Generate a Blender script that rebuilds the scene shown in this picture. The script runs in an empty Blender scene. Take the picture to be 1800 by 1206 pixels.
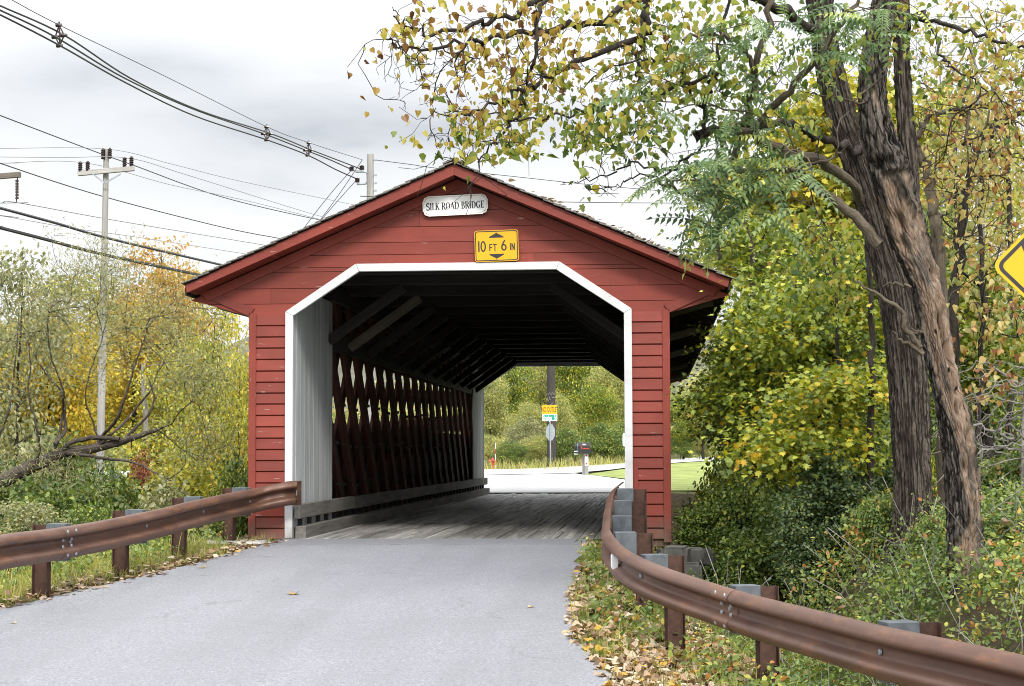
import bpy, bmesh, math, random
import numpy as np
from mathutils import Vector, Matrix
random.seed(7); RNG = np.random.default_rng(11)
SC = bpy.context.scene; COL = SC.collection

# ---------------------------------------------------------------- camera
F_PX, YAW, PITCH, ROLL, CX, CZ = 3256.0, 0.0756, 0.0584, -0.0036, 2.508, 1.116
def cam_axes():
    f = Vector((-math.sin(YAW)*math.cos(PITCH), math.cos(YAW)*math.cos(PITCH), math.sin(PITCH)))
    r = Vector((math.cos(YAW), math.sin(YAW), 0)); u = r.cross(f)
    c, s = math.cos(ROLL), math.sin(ROLL)
    return r*c+u*s, u*c-r*s, f
R_, U_, F_ = cam_axes()
cam_d = bpy.data.cameras.new('camera'); cam = bpy.data.objects.new('camera', cam_d); COL.objects.link(cam)
cam_d.sensor_width = 36; cam_d.lens = F_PX/1800*36; cam_d.clip_start = .1; cam_d.clip_end = 9000
cam.matrix_world = Matrix(((R_.x, U_.x, -F_.x, CX), (R_.y, U_.y, -F_.y, 0), (R_.z, U_.z, -F_.z, CZ), (0, 0, 0, 1)))
SC.camera = cam
def P(u, v, y):
    """world point on the plane of distance y seen at photo pixel (u, v)"""
    d = R_*((u-900)/F_PX) + U_*((603-v)/F_PX) + F_
    k = y/d.y
    return Vector((CX+d.x*k, y, CZ+d.z*k))

# ---------------------------------------------------------------- sky, sun, exposure
SUN_EL, SUN_AZ = math.radians(38), math.radians(163)     # azimuth clockwise from +y
w = bpy.data.worlds.new('World'); SC.world = w; w.use_nodes = True
def build_world():
    nt = w.node_tree; N = nt.nodes; L = nt.links; N.clear()
    def node(t, **k):
        n = N.new(t)
        for a, b in k.items(): setattr(n, a, b)
        return n
    def mth(op, a, b=None, clamp=False):
        n = node('ShaderNodeMath', operation=op); n.use_clamp = clamp
        for i, q in enumerate((a, b)):
            if q is None: continue
            if isinstance(q, (int, float)): n.inputs[i].default_value = q
            else: L.new(q, n.inputs[i])
        return n.outputs[0]
    out = node('ShaderNodeOutputWorld'); bg = node('ShaderNodeBackground'); bg.inputs[1].default_value = .1
    sky = node('ShaderNodeTexSky', sky_type='NISHITA'); sky.sun_disc = False
    sky.sun_elevation = SUN_EL; sky.sun_rotation = SUN_AZ
    tc = node('ShaderNodeTexCoord'); sep = node('ShaderNodeSeparateXYZ'); L.new(tc.outputs['Generated'], sep.inputs[0])
    X, Y, Z = sep.outputs
    ay = mth('MAXIMUM', Y, .05); ax = mth('DIVIDE', X, ay); az = mth('DIVIDE', Z, ay)
    def blob(cx, cz, sx, sz):
        a = mth('DIVIDE', mth('SUBTRACT', ax, cx), sx); b = mth('DIVIDE', mth('SUBTRACT', az, cz), sz)
        d = mth('ADD', mth('MULTIPLY', a, a), mth('MULTIPLY', b, b))
        return mth('POWER', 2.718, mth('MULTIPLY', d, -1))
    mp = node('ShaderNodeMapping'); mp.inputs['Scale'].default_value = (5, 5, 16); L.new(tc.outputs['Generated'], mp.inputs[0])
    nz = node('ShaderNodeTexNoise'); nz.inputs['Scale'].default_value = 1.6; nz.inputs['Detail'].default_value = 6
    nz.inputs['Roughness'].default_value = .55
    L.new(mp.outputs[0], nz.inputs[0])
    b = mth('ADD', blob(-.31, .212, .095, .020), blob(-.165, .180, .12, .020))
    b = mth('ADD', b, mth('MULTIPLY', blob(-.22, .15, .10, .014), .35))
    g = mth('MULTIPLY', b, mth('MULTIPLY', nz.outputs['Fac'], 1.15))
    n2 = mth('MULTIPLY', mth('SUBTRACT', nz.outputs['Fac'], .52, True), .9)
    g = mth('ADD', g, n2, True)
    # overcast: brighter towards the zenith
    zz = mth('MAXIMUM', Z, 0)
    lum = mth('ADD', mth('MULTIPLY', mth('SUBTRACT', mth('MULTIPLY', zz, 1.5), .26, True), 16.5), 9.7)
    dt = node('ShaderNodeVectorMath', operation='DOT_PRODUCT'); L.new(tc.outputs['Generated'], dt.inputs[0])
    dt.inputs[1].default_value = (math.sin(SUN_AZ)*math.cos(SUN_EL), math.cos(SUN_AZ)*math.cos(SUN_EL), math.sin(SUN_EL))
    lum = mth('ADD', lum, mth('MULTIPLY', mth('POWER', mth('MAXIMUM', dt.outputs['Value'], 0), 2.0), 11.0))
    mix = node('ShaderNodeMix', data_type='RGBA'); L.new(g, mix.inputs[0])
    mix.inputs[6].default_value = (.985, .993, 1.0, 1); mix.inputs[7].default_value = (.40, .44, .51, 1)
    sc = node('ShaderNodeVectorMath', operation='SCALE'); L.new(mix.outputs[2], sc.inputs[0]); L.new(lum, sc.inputs['Scale'])
    m2 = node('ShaderNodeMix', data_type='RGBA'); m2.inputs[0].default_value = .93
    L.new(sky.outputs[0], m2.inputs[6]); L.new(sc.outputs[0], m2.inputs[7])
    L.new(m2.outputs[2], bg.inputs[0]); L.new(bg.outputs[0], out.inputs[0])
build_world()
sl = bpy.data.lights.new('sun', 'SUN'); sl.energy = 2.7; sl.angle = math.radians(12); sl.color = (1, .95, .87)
sun = bpy.data.objects.new('sun', sl); COL.objects.link(sun)
sd = Vector((math.sin(SUN_AZ)*math.cos(SUN_EL), math.cos(SUN_AZ)*math.cos(SUN_EL), math.sin(SUN_EL)))
sun.rotation_euler = sd.to_track_quat('Z', 'Y').to_euler()
SC.view_settings.view_transform = 'Standard'; SC.view_settings.look = 'None'
SC.view_settings.exposure = 0.15; SC.view_settings.gamma = 1
cy = SC.cycles; cy.max_bounces = 6; cy.diffuse_bounces = 4; cy.glossy_bounces = 2; cy.transmission_bounces = 4
cy.use_denoising = True; cy.filter_width = 1.0; cy.caustics_reflective = False; cy.caustics_refractive = False

# ---------------------------------------------------------------- helpers
def root_loc(o):
    v = Vector((0, 0, 0))
    while o: v += o.location; o = o.parent
    return v
def tag(o, label=None, cat=None, group=None, kind=None):
    for k, q in (('label', label), ('category', cat), ('group', group), ('kind', kind)):
        if q: o[k] = q
    return o
def thing(name, label, cat, loc=(0, 0, 0), group=None):
    o = bpy.data.objects.new(name, None); COL.objects.link(o); o.location = loc; o.empty_display_size = .2
    return tag(o, label, cat, group)
def link_mesh(name, me, mat, parent=None):
    o = bpy.data.objects.new(name, me); COL.objects.link(o)
    if mat: me.materials.append(mat)
    if parent: o.parent = parent
    return o
def mesh_np(name, verts, flist, mat, parent=None, smooth=False, attrs=None):
    """flist: list of (n,k) index arrays; attrs: {name: array per vertex (float) or (n,3)}"""
    verts = np.asarray(verts, np.float32)
    if parent is not None: verts = verts - np.array(root_loc(parent), np.float32)
    me = bpy.data.meshes.new(name); me.vertices.add(len(verts)); me.vertices.foreach_set('co', verts.ravel())
    loops = np.concatenate([f.ravel() for f in flist]).astype(np.int32)
    tot = np.concatenate([np.full(len(f), f.shape[1], np.int32) for f in flist])
    st = np.concatenate([[0], np.cumsum(tot)[:-1]]).astype(np.int32)
    me.loops.add(len(loops)); me.loops.foreach_set('vertex_index', loops)
    me.polygons.add(len(tot)); me.polygons.foreach_set('loop_start', st); me.polygons.foreach_set('loop_total', tot)
    if smooth: me.polygons.foreach_set('use_smooth', np.ones(len(tot), bool))
    for k, a in (attrs or {}).items():
        a = np.asarray(a, np.float32)
        if a.ndim == 1: me.attributes.new(k, 'FLOAT', 'POINT').data.foreach_set('value', a)
        else: me.attributes.new(k, 'FLOAT_VECTOR', 'POINT').data.foreach_set('vector', a.ravel())
    me.update(calc_edges=True)
    return link_mesh(name, me, mat, parent)
class MB:
    """collects boxes, prisms and tubes into one mesh; 'gc' = coordinates along the grain, 'tint' = per piece"""
    def __init__(s): s.v = []; s.f = []; s.g = []; s.t = []
    def add(s, vs, fs, gs=None, tint=None):
        b = len(s.v); tint = random.random() if tint is None else tint
        off = Vector((random.uniform(0, 60), random.uniform(0, 60), random.uniform(0, 60)))
        for i, q in enumerate(vs):
            s.v.append(tuple(q)); s.g.append(tuple((Vector(gs[i]) if gs else Vector(q))+off)); s.t.append(tint)
        s.f += [tuple(b+i for i in f) for f in fs]
    def frame(s, o, ax, ay, az, l, w, h, tint=None):
        """box centred at o with axes ax (length l), ay (w), az (h)"""
        vs = []; gs = []
        for i in (-1, 1):
            for j in (-1, 1):
                for k in (-1, 1):
                    vs.append(o+ax*(i*l/2)+ay*(j*w/2)+az*(k*h/2)); gs.append((i*l/2, j*w/2, k*h/2))
        s.add(vs, [(0, 1, 3, 2), (4, 6, 7, 5), (0, 4, 5, 1), (2, 3, 7, 6), (0, 2, 6, 4), (1, 5, 7, 3)], gs, tint)
    def box(s, x0, x1, y0, y1, z0, z1, tint=None):
        L = (x1-x0, y1-y0, z1-z0); k = max(range(3), key=lambda i: L[i])
        A = [Vector((1, 0, 0)), Vector((0, 1, 0)), Vector((0, 0, 1))]
        o = Vector(((x0+x1)/2, (y0+y1)/2, (z0+z1)/2)); i, j = (k+1) % 3, (k+2) % 3
        s.frame(o, A[k], A[i], A[j], L[k], L[i], L[j], tint)
    def beam(s, a, b, w, h, up=(0, 0, 1), tint=None):
        a = Vector(a); b = Vector(b); d = b-a; l = d.length; d.normalize()
        side = d.cross(Vector(up))
        if side.length < 1e-4: side = d.cross(Vector((1, 0, 0)))
        side.normalize(); s.frame((a+b)/2, d, side, side.cross(d), l, w, h, tint)
    def prism(s, poly, dvec, tint=None, gx=None):
        """poly: list of Vectors (flat), extruded by dvec"""
        n = len(poly); d = Vector(dvec); vs = list(poly)+[p+d for p in poly]
        fs = [tuple(range(n))[::-1], tuple(range(n, 2*n))]+[(i, (i+1) % n, n+(i+1) % n, n+i) for i in range(n)]
        gs = [(p.x, p.y, p.z) if gx is None else (p.dot(gx), 0, p.z) for p in vs]
        s.add(vs, fs, gs, tint)
    def tube(s, pts, rad, n=8, cap=True, tint=None):
        pts = [Vector(p) for p in pts]; m = len(pts); rad = [rad]*m if isinstance(rad, (int, float)) else rad
        vs = []; gs = []; t = (pts[1]-pts[0]).normalized()
        a = t.cross(Vector((0, 0, 1)) if abs(t.z) < .9 else Vector((1, 0, 0))).normalized(); ss = 0
        for i, p in enumerate(pts):
            t = (pts[min(i+1, m-1)]-pts[max(i-1, 0)]).normalized(); a = (a-t*a.dot(t)).normalized(); b = t.cross(a)
            if i: ss += (p-pts[i-1]).length
            for k in range(n):
                th = 2*math.pi*k/n; vs.append(p+(a*math.cos(th)+b*math.sin(th))*rad[i])
                gs.append((ss, math.cos(th)*rad[i], math.sin(th)*rad[i]))
        fs = [(i*n+k, i*n+(k+1) % n, (i+1)*n+(k+1) % n, (i+1)*n+k) for i in range(m-1) for k in range(n)]
        if cap: fs += [tuple(range(n))[::-1], tuple((m-1)*n+k for k in range(n))]
        s.add(vs, fs, gs, tint)
    def lathe(s, base, prof, n=12, ax=(0, 0, 1), tint=None):
        base = Vector(base); ax = Vector(ax).normalized()
        a = ax.cross(Vector((1, 0, 0)) if abs(ax.x) < .9 else Vector((0, 1, 0))).normalized(); b = ax.cross(a)
        vs = [base+ax*z+(a*math.cos(2*math.pi*k/n)+b*math.sin(2*math.pi*k/n))*r for r, z in prof for k in range(n)]
        m = len(prof)
        fs = [(i*n+k, i*n+(k+1) % n, (i+1)*n+(k+1) % n, (i+1)*n+k) for i in range(m-1) for k in range(n)]
        fs += [tuple(range(n))[::-1], tuple((m-1)*n+k for k in range(n))]
        s.add(vs, fs, None, tint)
    def build(s, name, mat, parent=None, bevel=0, smooth=False):
        rl = root_loc(parent) if parent else Vector((0, 0, 0))
        me = bpy.data.meshes.new(name); me.from_pydata([tuple(Vector(q)-rl) for q in s.v], [], s.f)
        me.attributes.new('gc', 'FLOAT_VECTOR', 'POINT').data.foreach_set('vector', np.array(s.g, np.float32).ravel())
        me.attributes.new('tint', 'FLOAT', 'POINT').data.foreach_set('value', np.array(s.t, np.float32))
        bm = bmesh.new(); bm.from_mesh(me); bmesh.ops.recalc_face_normals(bm, faces=bm.faces)
        if bevel: bmesh.ops.bevel(bm, geom=[e for e in bm.edges if e.calc_face_angle(0) > .6], offset=bevel, segments=1, affect='EDGES', clamp_overlap=True)
        bm.to_mesh(me); bm.free()
        if smooth:
            me.polygons.foreach_set('use_smooth', np.ones(len(me.polygons), bool))
            me.set_sharp_from_angle(angle=math.radians(40))
        return link_mesh(name, me, mat, parent)

# ---------------------------------------------------------------- materials
class NT:
    def __init__(s, name):
        s.m = bpy.data.materials.new(name); s.m.use_nodes = True; s.t = s.m.node_tree; s.t.nodes.clear()
        s.out = s.n('ShaderNodeOutputMaterial'); s.b = s.n('ShaderNodeBsdfPrincipled'); s.t.links.new(s.b.outputs[0], s.out.inputs[0])
    def n(s, t, **k):
        q = s.t.nodes.new(t)
        for a, b in k.items(): setattr(q, a, b)
        return q
    def l(s, a, b): s.t.links.new(a, b)
    def put(s, sock, v):
        if hasattr(v, 'is_output') or hasattr(v, 'links'): s.l(v, sock)
        else: sock.default_value = v
    def coord(s, attr=None, scale=(1, 1, 1)):
        if attr: c = s.n('ShaderNodeAttribute', attribute_name=attr).outputs['Vector']
        else: c = s.n('ShaderNodeTexCoord').outputs['Object']
        mp = s.n('ShaderNodeMapping'); mp.inputs['Scale'].default_value = scale; s.l(c, mp.inputs[0]); return mp.outputs[0]
    def noise(s, vec, scale=1, detail=4, rough=.6, dist=0):
        q = s.n('ShaderNodeTexNoise'); q.inputs['Scale'].default_value = scale; q.inputs['Detail'].default_value = detail
        q.inputs['Roughness'].default_value = rough; q.inputs['Distortion'].default_value = dist
        s.l(vec, q.inputs[0]); return q.outputs['Fac']
    def ramp(s, fac, stops, interp='LINEAR'):
        q = s.n('ShaderNodeValToRGB'); e = q.color_ramp.elements; q.color_ramp.interpolation = interp
        while len(e) < len(stops): e.new(.5)
        for i, (p, c) in enumerate(stops):
            e[i].position = p; e[i].color = (*c, 1) if len(c) == 3 else c
        s.l(fac, q.inputs[0]); return q.outputs[0]
    def mix(s, f, a, b, mode='MIX'):
        q = s.n('ShaderNodeMix', data_type='RGBA', blend_type=mode)
        s.put(q.inputs[0], f)
        for i, c in ((6, a), (7, b)): s.put(q.inputs[i], (*c, 1) if isinstance(c, tuple) and len(c) == 3 else c)
        return q.outputs[2]
    def math(s, op, a, b, clamp=False):
        q = s.n('ShaderNodeMath', operation=op); q.use_clamp = clamp; s.put(q.inputs[0], a); s.put(q.inputs[1], b); return q.outputs[0]
    def attr(s, name): return s.n('ShaderNodeAttribute', attribute_name=name).outputs['Fac']
    def bump(s, h, strength=.3, dist=.01):
        q = s.n('ShaderNodeBump'); q.inputs['Strength'].default_value = strength; q.inputs['Distance'].default_value = dist
        s.l(h, q.inputs['Height']); s.l(q.outputs[0], s.b.inputs['Normal'])
    def set(s, col=None, rough=.7, metal=0, spec=.4):
        if col is not None: s.put(s.b.inputs['Base Color'], (*col, 1) if isinstance(col, tuple) and len(col) == 3 else col)
        s.put(s.b.inputs['Roughness'], rough); s.b.inputs['Metallic'].default_value = metal
        s.b.inputs['Specular IOR Level'].default_value = spec; return s.m
def wood(name, c0, c1, rough=.7, grain=(1.0, 22, 22), bump=.35, var=.35, knots=True, spec=.3):
    t = NT(name); v = t.coord('gc', grain); n1 = t.noise(v, 1, 5, .65, .4)
    col = t.ramp(n1, [(.3, c0), (.72, c1)])
    n2 = t.noise(t.coord('gc', (.8, 2.5, 2.5)), 1, 3)
    col = t.mix(t.ramp(n2, [(.35, (0, 0, 0)), (.75, (.55, .55, .55))]), col, tuple(q*.55 for q in c0))
    tv = t.math('ADD', t.math('MULTIPLY', t.attr('tint'), var), 1-var/2)
    col = t.mix(1.0, col, t.ramp(tv, [(0, (0, 0, 0)), (1, (1, 1, 1))]), 'MULTIPLY') if False else col
    hs = t.n('ShaderNodeHueSaturation'); t.l(col, hs.inputs['Color']); t.l(tv, hs.inputs['Value']); col = hs.outputs[0]
    t.bump(n1, bump, .006)
    return t.set(col, rough, 0, spec)
def paint(name, c, chip=(.45, .40, .36), chip_amt=.60, var=.14, rough=.55, grain=(1.5, 26, 26), dirt=False):
    """painted boards: brush grain, dirt clouds, a few chips"""
    t = NT(name); g = t.noise(t.coord('gc', grain), 1, 5, .7, .3)
    big = t.noise(t.coord(None, (.9, .9, 1.6)), 1, 4, .6)
    col = t.mix(t.ramp(big, [(.3, (0, 0, 0)), (.75, (1, 1, 1))]), tuple(q*.74 for q in c), tuple(min(1, q*1.16) for q in c))
    col = t.mix(t.ramp(g, [(.25, (.28, .28, .28)), (.5, (0, 0, 0))]), col, tuple(q*.5 for q in c))
    ch = t.noise(t.coord('gc', (5, 38, 38)), 1, 3, .6)
    col = t.mix(t.ramp(ch, [(chip_amt+.12, (0, 0, 0)), (chip_amt+.17, (.5, .5, .5))]), col, chip)
    sx = t.n('ShaderNodeSeparateXYZ'); t.l(t.coord(None), sx.inputs[0])
    sp = t.math('SUBTRACT', t.math('MULTIPLY', t.noise(t.coord(None, (7, 7, 3)), 1, 5, .7), .75), t.math('MULTIPLY', sx.outputs[2], 1.1), True)
    col = t.mix(t.math('MULTIPLY', sp, 2.2 if dirt else 1.5, True), col, (.13, .11, .085))       # splashed dirt near the road
    vo = t.n('ShaderNodeTexVoronoi'); vo.inputs['Scale'].default_value = 2.7; t.l(t.coord(None, (1, 1, 1.7)), vo.inputs[0])
    col = t.mix(t.ramp(vo.outputs['Distance'], [(.030, (.8, .8, .8)), (.045, (0, 0, 0))]), col, (.045, .025, .02))   # nail heads and knots
    hs = t.n('ShaderNodeHueSaturation'); t.l(col, hs.inputs['Color'])
    t.l(t.math('ADD', t.math('MULTIPLY', t.attr('tint'), var), 1-var/2), hs.inputs['Value'])
    t.bump(g, .35, .004)
    return t.set(hs.outputs[0], rough, 0, .35)
def plain(name, c, rough=.6, metal=0, var=.2, scale=8, spec=.4, bump=0):
    t = NT(name); n1 = t.noise(t.coord(None), scale, 5, .65)
    col = t.mix(t.ramp(n1, [(.3, (0, 0, 0)), (.7, (1, 1, 1))]), tuple(q*(1-var) for q in c), tuple(min(1, q*(1+var)) for q in c))
    if bump: t.bump(n1, bump, .01)
    return t.set(col, rough, metal, spec)
def leafmat(name, stops, trans=.38, rough=.42, spec=.45):
    t = NT(name); col = t.ramp(t.attr('tint'), stops)
    t.set(col, rough, 0, spec)
    tr = t.n('ShaderNodeBsdfTranslucent'); t.l(t.mix(.5, col, t.mix(1, col, (1.0, 1.0, .35), 'MULTIPLY')), tr.inputs[0])
    mx = t.n('ShaderNodeMixShader'); mx.inputs[0].default_value = trans
    t.l(t.b.outputs[0], mx.inputs[1]); t.l(tr.outputs[0], mx.inputs[2]); t.l(mx.outputs[0], t.out.inputs[0]); return t.m
def bark(name, c0, c1, sc=(2.2, 26, 26), bump=1.0):
    t = NT(name); n1 = t.noise(t.coord('gc', sc), 1, 7, .75, .9); n2 = t.noise(t.coord('gc', (1.2, 5, 5)), 1, 4)
    n3 = t.noise(t.coord('gc', (sc[0]*9, sc[1]*1.4, sc[2]*1.4)), 1, 4, .7)
    n1 = t.math('ADD', t.math('MULTIPLY', n1, .68), t.math('MULTIPLY', n3, .32))
    col = t.ramp(n1, [(.40, c0), (.60, c1)])
    col = t.mix(t.ramp(n2, [(.5, (0, 0, 0)), (.8, (.5, .5, .5))]), col, tuple(min(1, q*1.5) for q in c1))
    if sc[1] > 35:
        vm = t.n('ShaderNodeVectorMath', operation='ADD'); vd = t.n('ShaderNodeTexNoise'); vd.inputs['Scale'].default_value = 1.4; vd.inputs['Detail'].default_value = 4
        cc = t.coord('gc', (1.5, 24, 24)); t.l(cc, vd.inputs[0]); t.l(cc, vm.inputs[0]); t.l(vd.outputs['Color'], vm.inputs[1])
        vo = t.n('ShaderNodeTexVoronoi', feature='DISTANCE_TO_EDGE'); vo.inputs['Scale'].default_value = 1; t.l(vm.outputs[0], vo.inputs[0])
        cr = t.ramp(vo.outputs['Distance'], [(.01, (0, 0, 0)), (.14, (1, 1, 1))]); col = t.mix(cr, tuple(q*2.2 for q in c0), col)
        n1 = t.math('ADD', t.math('MULTIPLY', n1, .6), t.math('MULTIPLY', cr, .5))
    t.bump(n1, bump, .03); return t.set(col, .9, 0, .15)
M = {}
M['red'] = paint('red_paint', (.215, .037, .024), var=.30, chip_amt=.57)
M['white'] = paint('white_paint', (.62, .63, .645), chip=(.28, .25, .22), chip_amt=.58, var=.08, dirt=True)
M['greywhite'] = wood('weathered_white_boards', (.36, .385, .40), (.58, .60, .61), .8, (.9, 30, 30), .4, .14)
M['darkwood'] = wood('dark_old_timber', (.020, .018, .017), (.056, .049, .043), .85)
M['palewood'] = wood('pale_timber', (.085, .072, .06), (.21, .18, .15), .8)  # timber in a paler tone, for one brace, the eave brackets and a crossarm
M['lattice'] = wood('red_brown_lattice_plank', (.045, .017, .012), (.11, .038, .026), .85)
M['greywood'] = wood('grey_weathered_timber', (.11, .105, .095), (.27, .255, .235), .8)
M['galv'] = plain('galvanised_steel', (.30, .33, .36), .45, .35, .22, 14)
M['block'] = plain('weathered_zinc_block', (.105, .12, .135), .5, .2, .3, 11)
M['postrust'] = plain('rusted_post_steel', (.060, .028, .019), .75, 0, .4, 20, bump=.2)
M['pole'] = wood('silvery_pole_wood', (.26, .25, .235), (.46, .45, .43), .85, (.6, 30, 30))
M['poledark'] = wood('dark_pole_wood', (.035, .03, .028), (.09, .075, .07), .85)
M['wire'] = plain('dark_cable', (.03, .03, .033), .6)
M['wiregrey'] = plain('grey_wire', (.20, .20, .21), .5)
M['insul'] = plain('brown_porcelain', (.035, .022, .02), .2)
M['yellow'] = plain('yellow_sign_sheet', (.66, .355, .004), .38, 0, .05, 30)
M['black'] = plain('black_sign_paint', (.018, .018, .02), .5)
M['signwhite'] = plain('white_sign_board', (.92, .93, .94), .45, 0, .06, 6)
M['green'] = plain('green_sign_sheet', (.005, .26, .17), .4, 0, .05)
M['stone'] = plain('grey_field_stone', (.095, .092, .085), .9, 0, .4, 5, bump=.6)
M['concrete'] = plain('pale_concrete', (.36, .35, .33), .9, 0, .25, 6, bump=.4)
M['redplain'] = plain('red_enamel', (.42, .04, .035), .5)
M['gold'] = plain('tan_sign_line', (.42, .33, .14), .5)
def mat_rail():
    t = NT('weathering_steel'); n1 = t.noise(t.coord('gc', (1.2, 1, 6)), 1, 5, .6); n2 = t.noise(t.coord('gc', (.6, 1, 22)), 1, 3)
    n3 = t.noise(t.coord('gc', (9, 1, 40)), 1, 3)
    col = t.ramp(n1, [(.25, (.072, .034, .024)), (.55, (.125, .064, .045)), (.8, (.20, .118, .088))])
    col = t.mix(t.ramp(n2, [(.45, (0, 0, 0)), (.75, (.5, .5, .5))]), col, (.175, .105, .08))
    col = t.mix(t.ramp(n3, [(.68, (0, 0, 0)), (.74, (.45, .45, .45))]), col, (.24, .16, .125))
    n4 = t.noise(t.coord('gc', (16, 1, 2.0)), 1, 4, .7); col = t.mix(t.ramp(n4, [(.56, (0, 0, 0)), (.74, (.32, .32, .32))]), col, (.06, .028, .02))
    n5 = t.noise(t.coord('gc', (2.2, 3, 9)), 1, 5, .7); col = t.mix(t.ramp(n5, [(.52, (0, 0, 0)), (.66, (.75, .75, .75))]), col, (.21, .10, .052))
    t.bump(n5, .25, .006); return t.set(col, t.ramp(n1, [(.3, (.42, .42, .42)), (.7, (.6, .6, .6))]), .25, .5)
M['rail'] = mat_rail()
def mat_road():
    t = NT('bleached_asphalt'); o = t.coord(None)
    sp = t.noise(o, 46, 4, .85); vo = t.n('ShaderNodeTexVoronoi'); vo.inputs['Scale'].default_value = 30; t.l(o, vo.inputs[0])
    big = t.noise(o, .55, 5, .6); trk = t.noise(t.coord(None, (1.6, .12, 1)), 1, 3, .5)
    col = t.ramp(sp, [(.32, (.098, .102, .116)), (.50, (.205, .211, .232)), (.68, (.365, .372, .395))])
    col = t.mix(t.ramp(vo.outputs['Distance'], [(.0, (.5, .5, .5)), (.22, (0, 0, 0))]), col, (.42, .42, .43))
    col = t.mix(t.ramp(big, [(.3, (.35, .35, .35)), (.6, (0, 0, 0))]), col, (.155, .157, .17))
    col = t.mix(t.ramp(trk, [(.38, (.24, .24, .24)), (.54, (0, 0, 0))]), col, (.145, .148, .16))
    sx = t.n('ShaderNodeSeparateXYZ'); t.l(o, sx.inputs[0])
    wob = t.math('ADD', sx.outputs[1], t.math('MULTIPLY', t.noise(o, 1.3, 4), .7))
    pf = t.math('MULTIPLY', t.math('SUBTRACT', wob, 23.35), 9, True)                 # darker patch laid against the bridge
    col = t.mix(t.math('MULTIPLY', pf, .45), col, (.15, .152, .165))
    seam = t.math('SUBTRACT', 1, t.math('MULTIPLY', t.math('ABSOLUTE', t.math('SUBTRACT', wob, 23.36), 0), 55), True)
    col = t.mix(t.math('MULTIPLY', seam, .8), col, (.04, .04, .045))
    v2 = t.n('ShaderNodeTexVoronoi', feature='DISTANCE_TO_EDGE'); v2.inputs['Scale'].default_value = .42
    dn = t.n('ShaderNodeTexNoise'); dn.inputs['Scale'].default_value = 1.8; dn.inputs['Detail'].default_value = 6; t.l(o, dn.inputs[0])
    vm = t.n('ShaderNodeVectorMath', operation='MULTIPLY_ADD'); t.l(dn.outputs['Color'], vm.inputs[0]); vm.inputs[1].default_value = (1.1, 1.1, 0); t.l(o, vm.inputs[2]); t.l(vm.outputs[0], v2.inputs[0])
    crk = t.math('MULTIPLY', t.ramp(v2.outputs['Distance'], [(.004, (1, 1, 1)), (.009, (0, 0, 0))]), t.ramp(t.noise(o, .8, 3), [(.5, (0, 0, 0)), (.62, (.35, .35, .35))]))
    col = t.mix(crk, col, (.055, .055, .06))
    st = t.noise(o, 2.6, 5, .7); col = t.mix(t.ramp(st, [(.60, (0, 0, 0)), (.74, (.30, .30, .30))]), col, (.13, .128, .125))
    t.bump(sp, .5, .006); return t.set(col, .62, 0, .45)
M['road'] = mat_road()
def mat_ground():
    t = NT('soil_and_grass'); o = t.coord(None); a = t.noise(o, .35, 5); b = t.noise(o, 9, 4)
    col = t.ramp(b, [(.3, (.035, .028, .018)), (.7, (.09, .07, .045))])
    col = t.mix(t.ramp(a, [(.42, (0, 0, 0)), (.58, (1, 1, 1))]), col, t.ramp(b, [(.3, (.04, .06, .012)), (.7, (.12, .14, .03))]))
    t.bump(b, .6, .05); return t.set(col, .95, 0, .1)
M['ground'] = mat_ground()
M['farroad'] = plain('lightened_far_asphalt', (.40, .40, .405), .8, 0, .1, 1.5)  # asphalt lightened in colour: open-sky brightness and haze painted in
M['lawn'] = plain('mown_grass', (.22, .26, .085), .95, 0, .45, .9, .1)
M['hill'] = plain('distant_autumn_forest', (.13, .13, .10), 1, 0, .4, .03, .05)
M['water'] = plain('brook_water', (.03, .035, .03), .12, 0, .2, 1)
M['shingle'] = wood('grey_wood_shingle', (.10, .095, .085), (.24, .225, .205), .9, (2, 30, 30), .5, .5)
M['deck'] = None
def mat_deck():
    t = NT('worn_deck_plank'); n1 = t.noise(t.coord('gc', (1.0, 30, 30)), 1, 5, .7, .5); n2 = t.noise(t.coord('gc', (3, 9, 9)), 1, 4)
    col = t.ramp(n1, [(.3, (.13, .123, .114)), (.7, (.48, .465, .44))])  # plank grain; its pale end is lightened to paint glints on the deck
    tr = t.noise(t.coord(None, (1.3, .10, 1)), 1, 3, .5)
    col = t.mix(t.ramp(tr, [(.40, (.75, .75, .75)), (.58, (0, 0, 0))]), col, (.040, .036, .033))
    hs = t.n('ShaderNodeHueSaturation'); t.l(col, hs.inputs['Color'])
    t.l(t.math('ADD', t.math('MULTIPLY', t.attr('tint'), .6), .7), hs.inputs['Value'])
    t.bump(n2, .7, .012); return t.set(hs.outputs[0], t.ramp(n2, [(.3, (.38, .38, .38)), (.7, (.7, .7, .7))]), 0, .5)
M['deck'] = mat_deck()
M['bark'] = bark('furrowed_grey_bark', (.010, .008, .0065), (.135, .112, .094), (2.2, 40, 40))
M['barkdark'] = bark('dark_branch_bark', (.012, .010, .009), (.060, .050, .043))
M['barkgrey'] = bark('pale_grey_bark', (.10, .095, .085), (.34, .32, .29))
M['willowbark'] = bark('grey_brown_willow_bark', (.022, .018, .015), (.12, .10, .085))
M['barktwig'] = bark('brown_twig_bark', (.05, .04, .03), (.17, .14, .105))
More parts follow.
